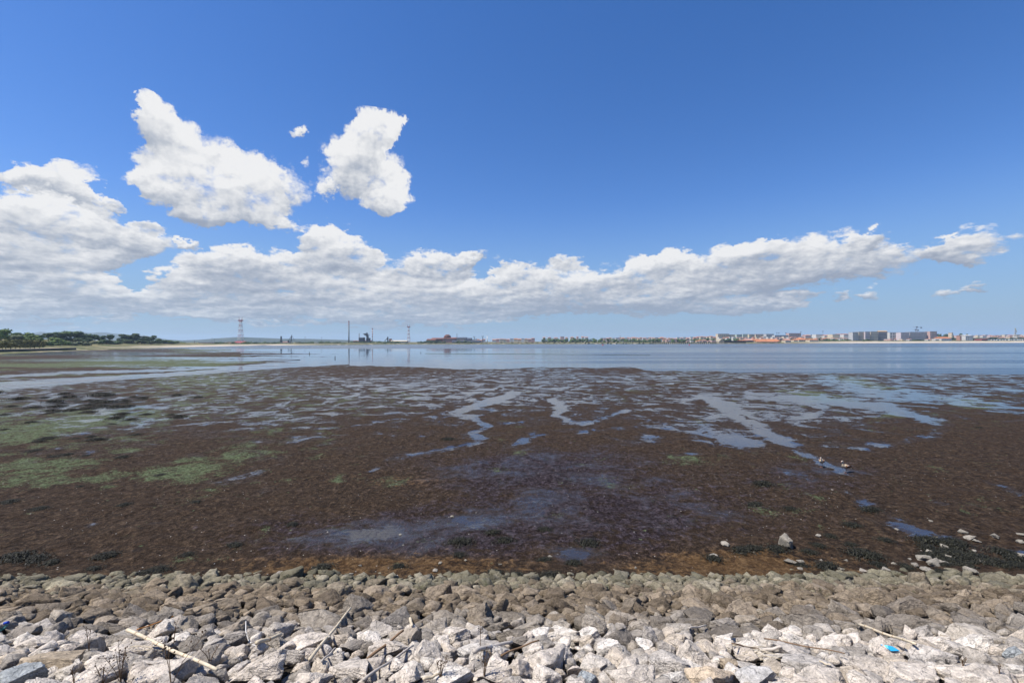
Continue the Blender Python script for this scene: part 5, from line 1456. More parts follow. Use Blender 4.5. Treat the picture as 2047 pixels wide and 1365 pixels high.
house(1584, 1592, 679.6, 677.6, 1290, WALLS[1], M_ROOF, 'cream house beside the big hipped orange roof')
house(1590, 1612, 679.2, 674.8, 1320, WALLS[1], M_ROOF, 'large house with a big hipped orange roof', hip=True, depth=16, windows=5)
house(1612, 1630, 679.2, 677.2, 1300, WALLS[1], M_ROOF, 'long low house with an orange roof past the big hipped one', windows=5)
# tide mill, quay wall, pier
D = 1200; x, y, z0 = base_at(1440, D); tm = empty('tide_mill', (x, y, 0)); u = D / F; hz = lambda py: W(1440, py, D).z
w = 5.2 * u
link('wall', MB().add([(-w, -8, -.5), (w, -8, -.5), (w, -8, hz(681)), (.5, -8, hz(677)), (-w, -8, hz(682)), (-w, 10, -.5), (w, 10, -.5), (w, 10, hz(681)), (.5, 10, hz(677)), (-w, 10, hz(682))],
     [(0, 1, 2, 3, 4), (9, 8, 7, 6, 5), (0, 4, 9, 5), (1, 6, 7, 2), (0, 5, 6, 1), (2, 7, 8, 3), (3, 8, 9, 4)]).mesh('wall', M_STONE), tm)
link('roof', MB().add([(w + .5, -8.4, hz(681) + .1), (.5, -8.4, hz(677) + .2), (.5, 10.4, hz(677) + .2), (w + .5, 10.4, hz(681) + .1)], [(0, 1, 2, 3)]).mesh('roof', M_DARK), tm)
link('door', MB().box(-1.2, 1.2, -8.2, -7.9, -.3, 2.4).mesh('door', M_GLASS), tm)
link('window', MB().box(-.8, .8, -8.2, -7.9, 4.2, 5.6).mesh('window', M_GLASS), tm)
tag(tm, 'pale stone tide mill with a steep gable by the pier', 'tide mill')
x0, _, _ = base_at(1446, D); x1, _, _ = base_at(1492, D)
qw = empty('quay_wall', ((x0 + x1) / 2, D + 5, 0))
link('wall_face', MB().box((x0 - x1) / 2, (x1 - x0) / 2, -3, 3, -.5, W(1470, 680.8, D).z - .5).mesh('wall_face', M_TIMBER), qw)
link('coping', MB().box((x0 - x1) / 2, (x1 - x0) / 2, -3.2, 3.2, W(1470, 680.8, D).z - .5, W(1470, 680.8, D).z).mesh('coping', M_DARK), qw)
tag(qw, 'dark stained quay wall beside the stone tide mill', 'quay wall')
Dp = 1170; xa = W(1304, 684, Dp).x; xb = W(1433, 684, Dp).x; zd = W(1370, 684.2, Dp).z
pr = empty('wooden_pier', ((xa + xb) / 2, Dp, 0)); half = (xb - xa) / 2
link('deck', MB().box(-half, half, -2, 2, zd, zd + .7).mesh('deck', M_TIMBER), pr)
mp_ = MB().bar((0, 0, -1.2), (0, 0, zd), .55, .5, 6).mesh('pile', M_TIMBER)
for k in range(34):
    for s in (-1.4, 1.4):
        link('pile', mp_, pr, loc=(-half + (k + .5) * 2 * half / 34, s, 0))
link('pier_head', MB().box(-half - 1, -half + 9, -3, 3, zd + .7, zd + 1.6).mesh('pier_head', M_TIMBER), pr)
tag(pr, 'long low wooden pier on closely spaced piles', 'pier')
# camper vans
def camper():
    root = empty('camper_van', (0, 0, 0))
    link('body', MB().box(-3.0, 2.0, -1.1, 1.1, .5, 3.0).mesh('body', M_WHITE), root)
    link('cab', MB().add([(2.0, -1, .5), (3.4, -1, .5), (3.4, -1, 1.3), (2.6, -1, 2.2), (2.0, -1, 2.3), (2.0, 1, .5), (3.4, 1, .5), (3.4, 1, 1.3), (2.6, 1, 2.2), (2.0, 1, 2.3)], [(0, 1, 2, 3, 4), (9, 8, 7, 6, 5), (1, 6, 7, 2), (2, 7, 8, 3), (3, 8, 9, 4)]).mesh('cab', M_WHITE), root)
    link('window', MB().box(-1.8, 0.4, -1.13, -1.08, 1.7, 2.4).mesh('window', M_GLASS), root)
    wm = MB().bar((0, -1.15, 0), (0, -.9, 0), .38, n=10).mesh('wheel', M_STEEL)
    for a in (-1.9, 2.5):
        link('wheel', wm, root, loc=(a, 0, .38)); link('wheel', wm, root, loc=(a, 2.05, .38))
    return root
c0 = camper()
for i, px in enumerate((1976, 1983.5, 1989, 1994.5, 2001, 2006.5, 2012, 2019, 2024, 2029.5, 2035.5, 2041, 2046)):
    o = c0 if i == 0 else copy_tree(c0)
    x, y, z0 = base_at(px, 1335 + (i % 3) * 4); o.location = (x, y, z0 - .05); o.rotation_euler = (0, 0, random.choice([0, math.pi]) + random.uniform(-.1, .1)); o.scale = (1.15,) * 3
    tag(o, 'white camper van parked in the row on the sandy bank', 'camper van', 'camper vans parked on the bank')
# buoys, posts and birds out on the water
for px, py, lab in ((1205, 690.2, 'red round buoy floating before the white houses'), (1378, 690.2, 'low red buoy floating before the wooden pier')):
    x, y = gp(px, py); b = empty('buoy', (x, y, WZ)); s = 1.0 if px < 1300 else .8
    link('float', MB().lathe([(.2, -.5), (1.1 * s, -.2), (1.25 * s, .4), (1.0 * s, 1.0), (.4, 1.4)], n=12).mesh('float', plain('buoy_red', (0.55, 0.04, 0.05), .4), True), b)
    link('top_mark', MB().bar((0, 0, 1.2), (0, 0, 2.2 * s), .15, .1, 6).mesh('top_mark', M_STEEL), b)
    tag(b, lab, 'buoy')
for px, py, h, lab in ((618.5, 707.5, .9, 'short dark mooring post in the calm water'), (669.5, 716, .7, 'dark stump in the calm water below the dockside cranes'), (841, 705.4, .45, 'dark stump in the calm water near the thin pylon reflection'), (540, 696.5, .8, 'dark post near the far sheds')):
    x, y = gp(px, py)
    p = empty('mooring_post', (x, y, WZ))
    link('post', MB().bar((0, 0, -.6), (.05, 0, h), .16, .12, 7).mesh('post', M_TIMBER), p)
    link('cap', MB().bar((.05, 0, h), (.05, 0, h + .1), .2, .2, 7).mesh('cap', M_TIMBER), p)
    tag(p, lab, 'post')
# ------------------------------------------------------------------ things on the mud
def mud_z(x, y):
    off = H * F / y; i = int(np.clip(np.searchsorted(-dist_off, -off), 1, len(dist_off) - 1)); j = int(np.clip(np.searchsorted(cols, x * F / y), 1, len(cols) - 1))
    return float(Z[i - 1:i + 1, j - 1:j + 1].mean())
# stones that rolled out onto the mud
STONES = [(1575, 1092, 36, 'large square grey-topped stone standing alone on the mud'), (1451, 1092, 22, 'pale flat stone on the mud beside dark seaweed'), (1427, 1116, 17, 'small pale stone sunk in dark seaweed'), (1636, 1071, 12, 'small tilted pale stone past the large lone stone'),
    (1581, 1128, 24, 'pale slab-like stone between the large lone stone and the embankment'), (1600, 1124, 16, None), (1860, 1041, 9, None), (1793, 1057, 10, None), (1925, 1066, 17, None), (1937, 1077, 26, 'wide flat pale stone at the blue runnel'), (1953, 1083, 17, None), (1988, 1074, 21, None),
    (1913, 1083, 11, None), (1887, 1094, 18, None), (2041, 1070, 16, None), (2040, 1084, 19, None), (1844, 1118, 28, 'long pale stone at the edge of the big seaweed bank'), (1864, 1128, 36, 'widest flat pale stone beside the big seaweed bank'), (1887, 1127, 24, 'round pale stone touching the widest flat one'),
    (1893, 1113, 14, None), (1858, 1104, 15, None), (2040, 1113, 20, None), (1957, 1120, 22, None), (1788, 1131, 11, None), (1949, 1104, 12, None), (1855, 1148, 26, 'grey stone between the seaweed bank and the embankment'), (1774, 1145, 20, None), (1943, 1152, 28, None), (1978, 1126, 14, None), (1966, 1128, 16, None),
    (1915, 1152, 12, None), (1725, 1147, 14, None), (800, 1069, 9, None), (806, 1088, 5, None), (904, 1033, 9, 'white fleck of stone in the blue near pool'), (980, 1146, 12, None), (700, 1153, 14, None), (688, 1160, 16, None), (870, 1148, 14, None), (560, 1152, 16, None), (1100, 1115, 10, None), (655, 1066, 5, None), (1663, 979, 5, None),
    (720, 1130, 8, None), (880, 1130, 10, None), (930, 1120, 8, None), (1600, 1146, 14, None), (1680, 1140, 12, None), (1690, 1120, 9, None), (1640, 1120, 9, None), (1270, 1138, 9, None), (1000, 1128, 8, None), (1830, 1135, 14, None), (1820, 1120, 10, None), (1870, 1075, 9, None)]
sr = np.random.default_rng(77)
for i, (px, py, w, lab) in enumerate(STONES):
    p = G(px, py); s = w * p.y / F / 2
    o = link('stone', MIDR[sr.integers(len(MIDR))])
    big = w > 33 and px < 1600
    sz = s * (0.95 if big else sr.uniform(.32, .5))
    o.matrix_world = Matrix.Translation((p.x, p.y, mud_z(p.x, p.y) + sz * .55)) @ Matrix.Rotation(sr.uniform(0, 3.1), 4, 'Z') @ Matrix.Rotation(sr.uniform(-.15, .15), 4, 'X') @ Matrix.Diagonal((s, s * sr.uniform(.7, .95), sz, 1))
    c = np.array((0.46, 0.41, 0.345)) * sr.uniform(.85, 1.2); o.color = (*c.tolist(), .2)
    if lab:
        tag(o, lab, 'stone')
    else:
        near_ = 'beside the blue runnel and seaweed bank' if px > 1780 else 'on the rusty mud before the embankment' if py > 1100 else 'lying in the wet weedy mud'
        tag(o, f"{'small' if w > 12 else 'tiny'} pale stone {near_}", 'stone', 'stones scattered on the mud')
# dark wrack
m_, n_ = material('bladder_wrack')
pos_ = n_.node('ShaderNodeNewGeometry').outputs['Position']
cw_ = n_.ramp(n_.noise(pos_, 16.0, 3.0, 0.6), [(0.35, (0.005, 0.005, 0.003)), (0.55, (0.019, 0.019, 0.011)), (0.75, (0.065, 0.062, 0.035))])
finish(n_, {'Base Color': cw_, 'Roughness': 0.6, 'Specular IOR Level': 0.25})
WRACK = m_
def wrack_mesh(seed, blades=420):
    r = np.random.default_rng(seed); v = []; f = []
    for b in range(blades):
        rad = min(abs(r.normal()) * 0.46, .95); a = r.uniform(0, 6.28)
        x, y = rad * math.cos(a), rad * math.sin(a) * .75; hgt = 0.19 * max(0, 1 - rad * 1.05) + r.uniform(0, .06)
        th = r.uniform(0, 6.28); L = r.uniform(.10, .26); w = r.uniform(.007, .018); n0 = len(v); seg = 4
        curl = r.uniform(-1.2, 1.2)
        for s in range(seg + 1):
            t = s / seg; ang = th + curl * t
            cx = x + L * t * math.cos(ang); cy = y + L * t * math.sin(ang); cz = hgt + .09 * math.sin(t * 3.0) - .08 * t * t + r.uniform(-.008, .012)
            nx, ny = -math.sin(ang) * w, math.cos(ang) * w
            v += [(cx - nx, cy - ny, max(cz, .004)), (cx + nx, cy + ny, max(cz + r.uniform(-.02, .02), .004))]
        f += [(n0 + 2 * s, n0 + 2 * s + 1, n0 + 2 * s + 3, n0 + 2 * s + 2) for s in range(seg)]
    V, Fc = ico(2); n0 = len(v)       # matted heart of the clump
    k = 1 + .5 * fbm3(V * 2.5, seed, 2)
    v += [(p[0] * .5 * q, p[1] * .38 * q, p[2] * .13 * q) for p, q in zip(V, k)]
    f += [tuple(int(i) + n0 for i in t) for t in Fc]
    return mesh('seaweed_clump', v, f, WRACK)
WR = [wrack_mesh(60 + k) for k in range(5)]
WPOS = [(33, 1116, 60), (75, 1122, 46), (101, 1128, 36), (213, 1111, 44), (376, 1110, 26), (292, 1148, 34), (320, 1143, 40), (185, 1143, 30), (645, 1137, 40), (797, 1139, 30), (919, 1086, 46), (917, 1111, 26), (990, 1152, 36), (985, 1066, 30), (1010, 1080, 40), (1090, 1062, 26),
    (1178, 1086, 44), (1147, 1127, 36), (1099, 1160, 44), (1033, 1157, 34), (1089, 1121, 26), (1427, 1119, 34), (1483, 1104, 40), (1508, 1101, 36), (1550, 1102, 44), (1616, 1102, 30), (1722, 1109, 54), (1745, 1116, 40), (1654, 1135, 46), (1600, 1134, 34), (1700, 1088, 26), (1636, 1089, 26), (1755, 1132, 36),
    (1855, 1083, 50), (1768, 1082, 30), (1705, 1051, 30), (1659, 1069, 26), (1525, 969, 40), (1510, 1008, 34), (1580, 1018, 26), (1740, 1020, 36), (897, 879, 24), (585, 1047, 24), (470, 1090, 30), (250, 1010, 26), (80, 1018, 30), (20, 1004, 34), (392, 1005, 20), (1957, 855, 14)]
for i, (px, py, w) in enumerate(WPOS):
    p = G(px, py); s = w * p.y / F / 1.25
    o = link('seaweed_clump', WR[i % 5], loc=(p.x, p.y, mud_z(p.x, p.y) - .01), rot=(0, 0, sr.uniform(-.4, .4)), scale=(s, s * 1.0, s * .8))
    where = 'against the foot of the embankment stones' if py > 1125 else 'on brown mud near the lone square stone' if px > 1380 and py > 1060 else 'beside the blue near pools' if py > 1040 and px > 500 else 'on the open brown mud' if px > 400 else 'on the mud before the left-hand stones'
    where = where.replace('left-hand', 'weed-hung')
    tag(o, f"{'wide' if w > 42 else 'small' if w < 30 else 'mid-sized'} black clump of seaweed {where}", 'seaweed', 'black seaweed clumps on the mud')
for i in range(26):        # the seaweed bank by the runnel
    px = sr.normal(1935, 55); py = sr.normal(1118, 17)
    if py > 1155 or py < 1070 or px > 2080:
        continue
    p = G(px, py); s = sr.uniform(26, 52) * p.y / F / 1.2
    tag(link('seaweed_clump', WR[i % 5], loc=(p.x, p.y, mud_z(p.x, p.y) - .01), rot=(0, 0, sr.uniform(0, 6.28)), scale=(s, s, s * .7)), 'black seaweed clump in the big bank along the blue runnel', 'seaweed', 'seaweed bank along the runnel')
for i in range(64):        # weedy mounds out on the far flat
    if i < 46:
        px = sr.normal(170, 95); py = sr.normal(808, 18)
    else:
        px = sr.uniform(0, 330); py = sr.uniform(830, 980)
    p = G(px, py); s = sr.uniform(12, 30) * p.y / F / 1.2
    if py < 782 or px < -60:
        continue
    tag(link('seaweed_mound', WR[i % 5], loc=(p.x, p.y, mud_z(p.x, p.y) - .02), rot=(0, 0, sr.uniform(0, 6.28)), scale=(s, s * 1.2, s * .75)), 'low dark seaweed mound out on the green-streaked flat' if i < 46 else 'dark seaweed mound among the pale green algae', 'seaweed', 'seaweed mounds on the far flat')

# ------------------------------------------------------------------ two geese
def goose_material():
    m, n = material('goose_plumage')
    c = n.node('ShaderNodeAttribute', attribute_name='plumage').outputs['Color']
    pos = n.node('ShaderNodeTexCoord').outputs['Object']
    k = n.lin(n.noise(n.vmath('MULTIPLY', pos, (1.0, 2.0, 2.0)), 45.0, 3.0), .3, .7, .8, 1.2)
    c = n.mix(1.0, c, n.node('ShaderNodeCombineColor', (k, k, k)).outputs[0], 'MULTIPLY')
    finish(n, {'Base Color': c, 'Roughness': .7, 'Specular IOR Level': .2})
    return m
GOOSE = goose_material()
BUFF = (0.50, 0.40, 0.27); RUFOUS = (0.20, 0.075, 0.028); BLACK = (0.012, 0.012, 0.012); GREYB = (0.36, 0.31, 0.25); HEADW = (0.55, 0.50, 0.42)
def loft(path, n=14):
    """one skin along a spine: points with half width, half height, colour"""
    v = []; f = []; col = []
    for k, (x, y, z, rw, rh, c) in enumerate(path):
        a = Vector(path[max(k - 1, 0)][:3]); b = Vector(path[min(k + 1, len(path) - 1)][:3]); d = (b - a).normalized()
        side = Vector((0, 1, 0)); side = (side - d * side.dot(d)).normalized(); up = d.cross(side)
        for i in range(n):
            t = 2 * math.pi * i / n
            v.append(Vector((x, y, z)) + side * rw * math.cos(t) + up * rh * math.sin(t)); col.append(c)
    for k in range(len(path) - 1):
        for i in range(n):
            f.append((k * n + i, k * n + (i + 1) % n, (k + 1) * n + (i + 1) % n, (k + 1) * n + i))
    f += [tuple(range(n))[::-1], tuple(range((len(path) - 1) * n, len(path) * n))]
    return v, f, col
def coloured(name, v, f, col, smooth=True):
    me = mesh(name, v, f, GOOSE, smooth)
    ca = me.color_attributes.new('plumage', 'FLOAT_COLOR', 'POINT')
    ca.data.foreach_set('color', np.array([(*c, 1) for c in col], dtype=np.float32).ravel())
    return me
def goose(px, py, hgt, yaw, tucked, lab):
    p = G(px, py); root = empty('goose', (p.x, p.y, mud_z(p.x, p.y)), yaw, hgt)
    body = [(-.36, 0, .33, .008, .006, BLACK), (-.30, 0, .335, .05, .018, BLACK), (-.22, 0, .345, .075, .05, RUFOUS), (-.12, 0, .355, .105, .095, GREYB), (0, 0, .365, .122, .122, GREYB), (.10, 0, .375, .122, .125, BUFF), (.19, 0, .395, .098, .105, BUFF), (.25, 0, .43, .066, .075, BUFF)]
    if tucked:
        body += [(.255, 0, .48, .046, .05, BUFF), (.22, .0, .525, .040, .042, BUFF), (.20, 0, .565, .042, .044, HEADW), (.225, 0, .595, .044, .044, HEADW), (.265, 0, .60, .036, .036, HEADW), (.295, 0, .592, .022, .022, HEADW)]
        bill = (.285, 0, .588); eye = (.262, .036, .608)
    else:
        body += [(.265, 0, .49, .046, .048, BUFF), (.262, 0, .545, .036, .038, BUFF), (.262, 0, .60, .034, .036, BUFF), (.268, 0, .645, .040, .042, HEADW), (.295, 0, .672, .042, .041, HEADW), (.330, 0, .670, .034, .033, HEADW), (.355, 0, .662, .020, .020, HEADW)]
        bill = (.345, 0, .657); eye = (.318, .036, .680)
    link('body', coloured('body', *loft(body)), root)
    for s in (-1, 1):
        wpts = [(.16, s * .112, .40, .012, .055, RUFOUS), (.06, s * .128, .395, .018, .085, RUFOUS), (-.06, s * .122, .385, .018, .088, RUFOUS), (-.18, s * .095, .375, .014, .06, RUFOUS), (-.30, s * .05, .365, .01, .03, BLACK), (-.37, s * .03, .36, .004, .008, BLACK)]
        w_ = link('wing', coloured('wing', *loft(wpts, 10)), root)
        link('shoulder_patch', coloured('shoulder_patch', *loft([(.13, s * .128, .425, .008, .012, HEADW), (.06, s * .147, .43, .008, .028, HEADW), (-.02, s * .144, .425, .008, .02, HEADW), (-.06, s * .138, .42, .004, .006, HEADW)], 8)), w_)
        link('eye_patch', coloured('eye_patch', *loft([(eye[0] - .018, s * eye[1] * .98, eye[2], .004, .008, RUFOUS), (eye[0], s * eye[1] * 1.02, eye[2], .007, .016, RUFOUS), (eye[0] + .018, s * eye[1] * .92, eye[2], .004, .008, RUFOUS)], 8)), root)
        st = .02 if s > 0 else -.03
        lg = MB().tube([(.02 + st, s * .05, .30), (.01 + st, s * .05, .16), (.02 + st, s * .05, .02)], [.022, .011, .010], 7)
        lo_ = link('leg', lg.mesh('leg', plain('goose_leg', (.30, .15, .12), .6), True), root)
        ft = MB()
        for a in (-.5, 0, .5):
            ft.tube([(.02 + st, s * .05, .012), (.09 * math.cos(a) + .02 + st, s * .05 + .09 * math.sin(a), .006)], [.008, .005], 5)
        ft.add([(.02 + st, s * .05, .008), (.02 + st + .078, s * .05 - .042, .006), (.02 + st + .088, s * .05, .006), (.02 + st + .078, s * .05 + .042, .006)], [(0, 1, 2), (0, 2, 3)])
        link('foot', ft.mesh('foot', plain('goose_leg', (.30, .15, .12), .6)), lo_)
    link('bill', MB().tube([(bill[0], 0, bill[2]), (bill[0] + .03, 0, bill[2] - .004), (bill[0] + .058, 0, bill[2] - .014)], [.019, .015, .007], 8).mesh('bill', plain('goose_bill', (.42, .20, .19), .5), True), root)
    return tag(root, lab, 'goose')
goose(1692, 946, .80, math.pi + .25, False, 'brown and buff goose standing with its head raised in the wet runnel')
goose(1643, 934, .78, math.pi + .75, True, 'hunched buff-breasted goose with its head drawn in beside the wet runnel')

# ------------------------------------------------------------------ canes, sticks, weeds and litter on the stones
bpy.context.view_layer.update()
deps = bpy.context.evaluated_depsgraph_get()
def on_rock(px, py, lift=.015):
    d = ray(px, py).normalized()
    hit, loc, nrm, *_ = scene.ray_cast(deps, Vector((0, 0, H)), d)
    return (loc + nrm * lift) if hit else slope_at(px, py)
def drop(x, y, lift=.012):
    hit, loc, nrm, *_ = scene.ray_cast(deps, Vector((x, y, 5.9)), Vector((0, 0, -1)))
    return loc.z + lift if hit else float(slope_z(y)) + .1
CANE = plain('dry_cane', (0.56, 0.475, 0.34), .6, .25, 6.0)
DRIFT = plain('bleached_driftwood', (0.47, 0.42, 0.36), .85, .25, 8.0)
BROWNW = plain('brown_stick', (0.20, 0.125, 0.07), .85, .3, 8.0)
def lie(p0, p1, lift):
    """lay a straight stick over whatever is beneath: raise its line until it clears"""
    a = on_rock(*p0); b = on_rock(*p1)
    need = 0
    for t in np.linspace(.05, .95, 15):
        q = a.lerp(b, t); need = max(need, drop(q.x, q.y, 0) - q.z)
    need = min(need, .2)
    return a + Vector((0, 0, need * .85 + lift)), b + Vector((0, 0, need * .85 + lift))
def stick(name, p0, p1, wpx, mat, lab, nodes=0, bend=0.0, cat='stick'):
    a, b = lie(p0, p1, .01); r = wpx * (a.y + b.y) / 2 / F / 2
    pts = []; rad = []; mid_n = Vector((0, 0, 1)).cross(b - a).normalized()
    for k in range(13):
        t = k / 12; q = a.lerp(b, t) + mid_n * bend * math.sin(t * math.pi) * (b - a).length + Vector((0, 0, .006 * math.sin(t * 9)))
        pts.append(q); rad.append(r * (1.08 - .3 * t))
    root_loc = a.copy()
    pts = [q - root_loc for q in pts]
    if nodes:
        root = empty(name, root_loc)
        link('stem', MB().tube(pts, rad, 9).mesh('stem', mat, True), root)
        L = (pts[-1] - pts[0])
        for k in range(1, nodes + 1):
            t = k / (nodes + 1); i = t * 12; i0 = int(i); q = pts[i0].lerp(pts[min(i0 + 1, 12)], i - i0); d = L.normalized()
            link('joint', MB().bar(q - d * r * .35, q + d * r * .35, rad[i0] * 1.16, n=9).mesh('joint', plain('cane_joint', (.30, .21, .12), .8)), root)
    else:
        root = MB().tube(pts, rad, 8).build(name, mat, None, True, loc=root_loc)
    return tag(root, lab, cat)
stick('cane', (254, 1274), (432, 1362), 7.0, CANE, 'longest jointed pale cane slanting down over the boulders', 6, cat='cane')
stick('cane', (617, 1335), (703, 1224), 5.2, CANE, 'thin jointed cane leaning steeply across the boulders', 5, cat='cane')
stick('cane', (1716, 1256), (1832, 1299), 5.5, CANE, 'straight jointed cane above the scrap of blue plastic', 5, cat='cane')
stick('cane', (513, 1291), (559, 1276), 7.5, CANE, 'short broken piece of thick cane by the rounded boulder', 1, cat='cane')
stick('driftwood_stick', (728, 1362), (826, 1298), 5.5, DRIFT, 'bleached grey stick slanting up past the pointed boulder')
stick('driftwood_stick', (733, 1348), (808, 1284), 5.5, BROWNW, 'brown stick crossing beside the bleached grey one')
stick('driftwood_branch', (948, 1322), (1022, 1302), 8, DRIFT, 'bleached driftwood branch among cream boulders', 0, .03, 'branch')
stick('driftwood_stick', (1000, 1312), (1076, 1282), 3.6, BROWNW, 'thin brown stick lying on the large cream boulder', 0, .03)
stick('driftwood_stick', (1527, 1288), (1688, 1320), 2.6, BROWNW, 'long thin brown stick lying over the lichen-spotted boulder', 0, .01)
stick('driftwood_stick', (1524, 1314), (1564, 1305), 6, DRIFT, 'short thick driftwood piece by the light grey block')
stick('driftwood_stick', (1376, 1259), (1411, 1255), 3.4, DRIFT, 'small pale stick on the brown stones')
stick('driftwood_stick', (644, 1326), (671, 1300), 3.6, DRIFT, 'short pale stick at the foot of the leaning cane')
stick('driftwood_stick', (819, 1238), (823, 1254), 6, CANE, 'stub of cane standing among the brown stones')
stick('driftwood_stick', (845, 1364), (880, 1348), 6, CANE, 'broken cane end beside the dry weeds')
stick('driftwood_stick', (1462, 1310), (1522, 1322), 2.6, BROWNW, 'thin twig below the small tan block')
stick('driftwood_stick', (1466, 1296), (1530, 1301), 2.2, CANE, 'straw-coloured stem lying above the small tan block')
stick('driftwood_stick', (1640, 1326), (1662, 1331), 3, CANE, 'little straw-coloured stick on the big smooth boulder')
def strand(name, pix, wpx, mat, lab, cat):
    pts = [on_rock(*p, .02) for p in pix]; rr = wpx * pts[0].y / F / 2
    dense = []
    for a, b in zip(pts[:-1], pts[1:]):
        for t in np.linspace(0, 1, 5)[:-1]:
            dense.append(a.lerp(b, t))
    dense.append(pts[-1]); o0 = dense[0].copy()
    return tag(MB().tube([q - o0 for q in dense], rr, 6).build(name, mat, None, True, loc=o0), lab, cat)
strand('orange_twine', [(272, 1259), (295, 1252), (320, 1242), (346, 1233)], 2.4, plain('orange_twine', (.50, .20, .04), .7), 'thin orange cord lying over a smooth pale boulder', 'cord')
strand('white_twine', [(489, 1242), (493, 1262), (498, 1278), (505, 1287), (518, 1291)], 1.5, plain('white_twine', (.62, .60, .56), .7), 'thin white cord curving beside the short cane piece', 'cord')
strand('fishing_line', [(-4, 1262), (4, 1257), (12, 1250)], 2.0, plain('teal_line', (.05, .30, .27), .5), 'scrap of teal fishing line beside the blue cap', 'line')
# blue plastic
q = [on_rock(px, py, .012) for px, py in ((1762, 1289), (1772, 1290), (1783, 1293), (1796, 1301), (1780, 1302), (1775, 1297))]
o0 = q[0].copy(); nf = len(q)
up_ = Vector((0, -.003, .006))
v = [p - o0 for p in q] + [p - o0 + up_ for p in q]
pl2 = link('plastic_litter', mesh('plastic_litter', v, [tuple(range(nf))[::-1], tuple(range(nf, 2 * nf))] + [(i, (i + 1) % nf, nf + (i + 1) % nf, nf + i) for i in range(nf)], plain('cyan_plastic', (.03, .40, .75), .35, .15, 20, .5)), loc=o0)
tag(pl2, 'bright blue scrap of plastic wedged between stones under a cane', 'plastic')
a = on_rock(8, 1247, .02); b = a + Vector((.055, .0, .016))
tag(MB().bar(Vector(), b - a, .018, .018, 12).build('plastic_litter', plain('blue_plastic', (.02, .06, .42), .4), None, False, loc=a), 'small blue plastic cap on the grey flat boulder', 'plastic')
# dry weeds: stems with seed heads
STEM = plain('dry_stem', (0.17, 0.105, 0.055), .9, .3, 10)
SEED = plain('dry_seed_head', (0.085, 0.055, 0.032), .95, .3, 20)
def weed(px, py, hpx, stems, lab, seed, spread=.35):
    r = np.random.default_rng(seed); p = on_rock(px, py, 0); sc = hpx * p.y / F
    root = empty('dry_weed', p)
    for s in range(stems):
        a = r.uniform(-spread, spread); b = r.uniform(-.2, .25); h = r.uniform(.6, 1.0) * sc; w = .0022 + .001 * r.random()
        pts = [Vector((0, 0, -.03)), Vector((a * .35 * h, b * .3 * h, .4 * h)), Vector((a * .8 * h, b * .6 * h, .75 * h)), Vector((a * h * 1.1, b * h, h))]
        st = link('stem', MB().tube(pts, [w * 1.5, w * 1.2, w, w * .7], 5).mesh('stem', STEM), root)
        hd = MB()
        for k in range(6):
            t = r.uniform(.45, 1.0); i = min(int(t * 3), 2); base = pts[i].lerp(pts[i + 1], t * 3 - i); d = Vector((r.uniform(-1, 1), r.uniform(-1, 1), r.uniform(.2, 1))).normalized() * .07 * sc * 2
            hd.tube([base, base + d * .6, base + d], [w * .6, w * .5, w * .4], 4)
            Vi, Fi = ico(1); n0 = len(hd.v); rr = .011 * sc * r.uniform(.6, 1.2) + .002
            hd.v += [tuple(base + d + Vector(q_) * rr * (1 + .4 * r.random())) for q_ in Vi]; hd.f += [tuple(int(i_) + n0 for i_ in t_) for t_ in Fi]
        link('seed_heads', hd.mesh('seed_heads', SEED), st)
    return tag(root, lab, 'dry weed')
weed(241, 1362, 78, 5, 'dry brown weed with seed heads by the lilac-white boulder', 1, .45)
weed(148, 1364, 34, 3, 'single dry stem with a drooping head in front of the lilac-white boulder', 2, .1)
weed(178, 1300, 52, 2, 'upright thin dead stem behind the tan boulder', 3, .05)
weed(342, 1364, 104, 3, 'tall leaning dry weed crossing the longest cane', 4, .7)
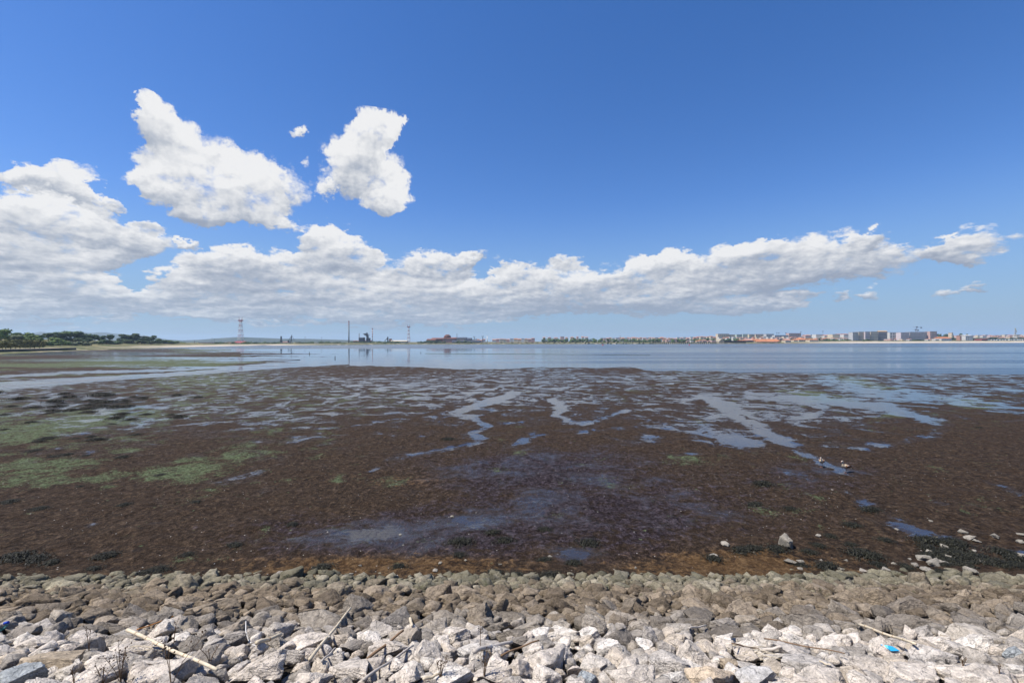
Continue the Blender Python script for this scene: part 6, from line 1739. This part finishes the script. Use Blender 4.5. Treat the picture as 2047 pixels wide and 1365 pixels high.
weed(880, 1352, 46, 6, 'bushy dry weed with many seed heads on a chalk-white boulder', 5, .5)
weed(968, 1350, 54, 4, 'sparse dry weed beside the driftwood branch', 6, .4)
weed(960, 1290, 46, 2, 'thin straw stem standing behind the bright white squat stone', 7, .05)
weed(347, 1285, 46, 2, 'thin straw stem standing by the smooth pale boulder', 8, .05)
weed(205, 1364, 40, 5, 'tangled dry weed at the foot of the lilac-white boulder', 9, .8)
weed(1925, 1330, 18, 3, 'tuft of short straw on a lichen-streaked boulder', 10, .4)
weed(1998, 1345, 20, 2, 'pale straw sticking up before the tall pointed boulder', 11, .2)
weed(420, 1320, 30, 3, 'dead tuft in the gap beside the pitted boulder', 12, .6)
def straw(px, py, n, lab, seed):
    r = np.random.default_rng(seed); p = on_rock(px, py, .02); root = empty('straw_bundle', p)
    for k in range(n):
        L = r.uniform(.15, .4); a = r.uniform(-.5, .2); o_ = Vector((r.uniform(-.15, .15), r.uniform(-.06, .06), r.uniform(0, .02)))
        link('straw', MB().tube([o_, o_ + Vector((L * .5, 0, .02 + a * L * .15)), o_ + Vector((L, -.03, a * L * .35))], [.003, .003, .002], 5).mesh('straw', CANE), root)
    return tag(root, lab, 'straw')
straw(2008, 1284, 9, 'loose yellow straw behind the tall pointed boulder', 1)
straw(1490, 1308, 8, 'loose straw beside the small tan block', 2)
straw(268, 1297, 6, 'short dry straw tucked under the upper end of the longest cane', 3)
# ------------------------------------------------------------------ air
def add_haze():
    v = MB().box(-10500, 10500, -60, 11800, -3.0, 190).v; f = MB().box(0, 1, 0, 1, 0, 1).f
    me = mesh('haze', v, f)
    m = bpy.data.materials.new('pale_air'); m.use_nodes = True; m.node_tree.nodes.clear()
    n = NT(m.node_tree)
    vol = n.node('ShaderNodeVolumePrincipled', {'Color': HAZE_COL, 'Density': HAZE_DENSITY, 'Anisotropy': 0.2})
    n.node('ShaderNodeOutputMaterial', {'Volume': vol.outputs[0]})
    me.materials.append(m)
    kind(link('haze', me), 'stuff')
if HAZE_DENSITY > 0:
    add_haze()
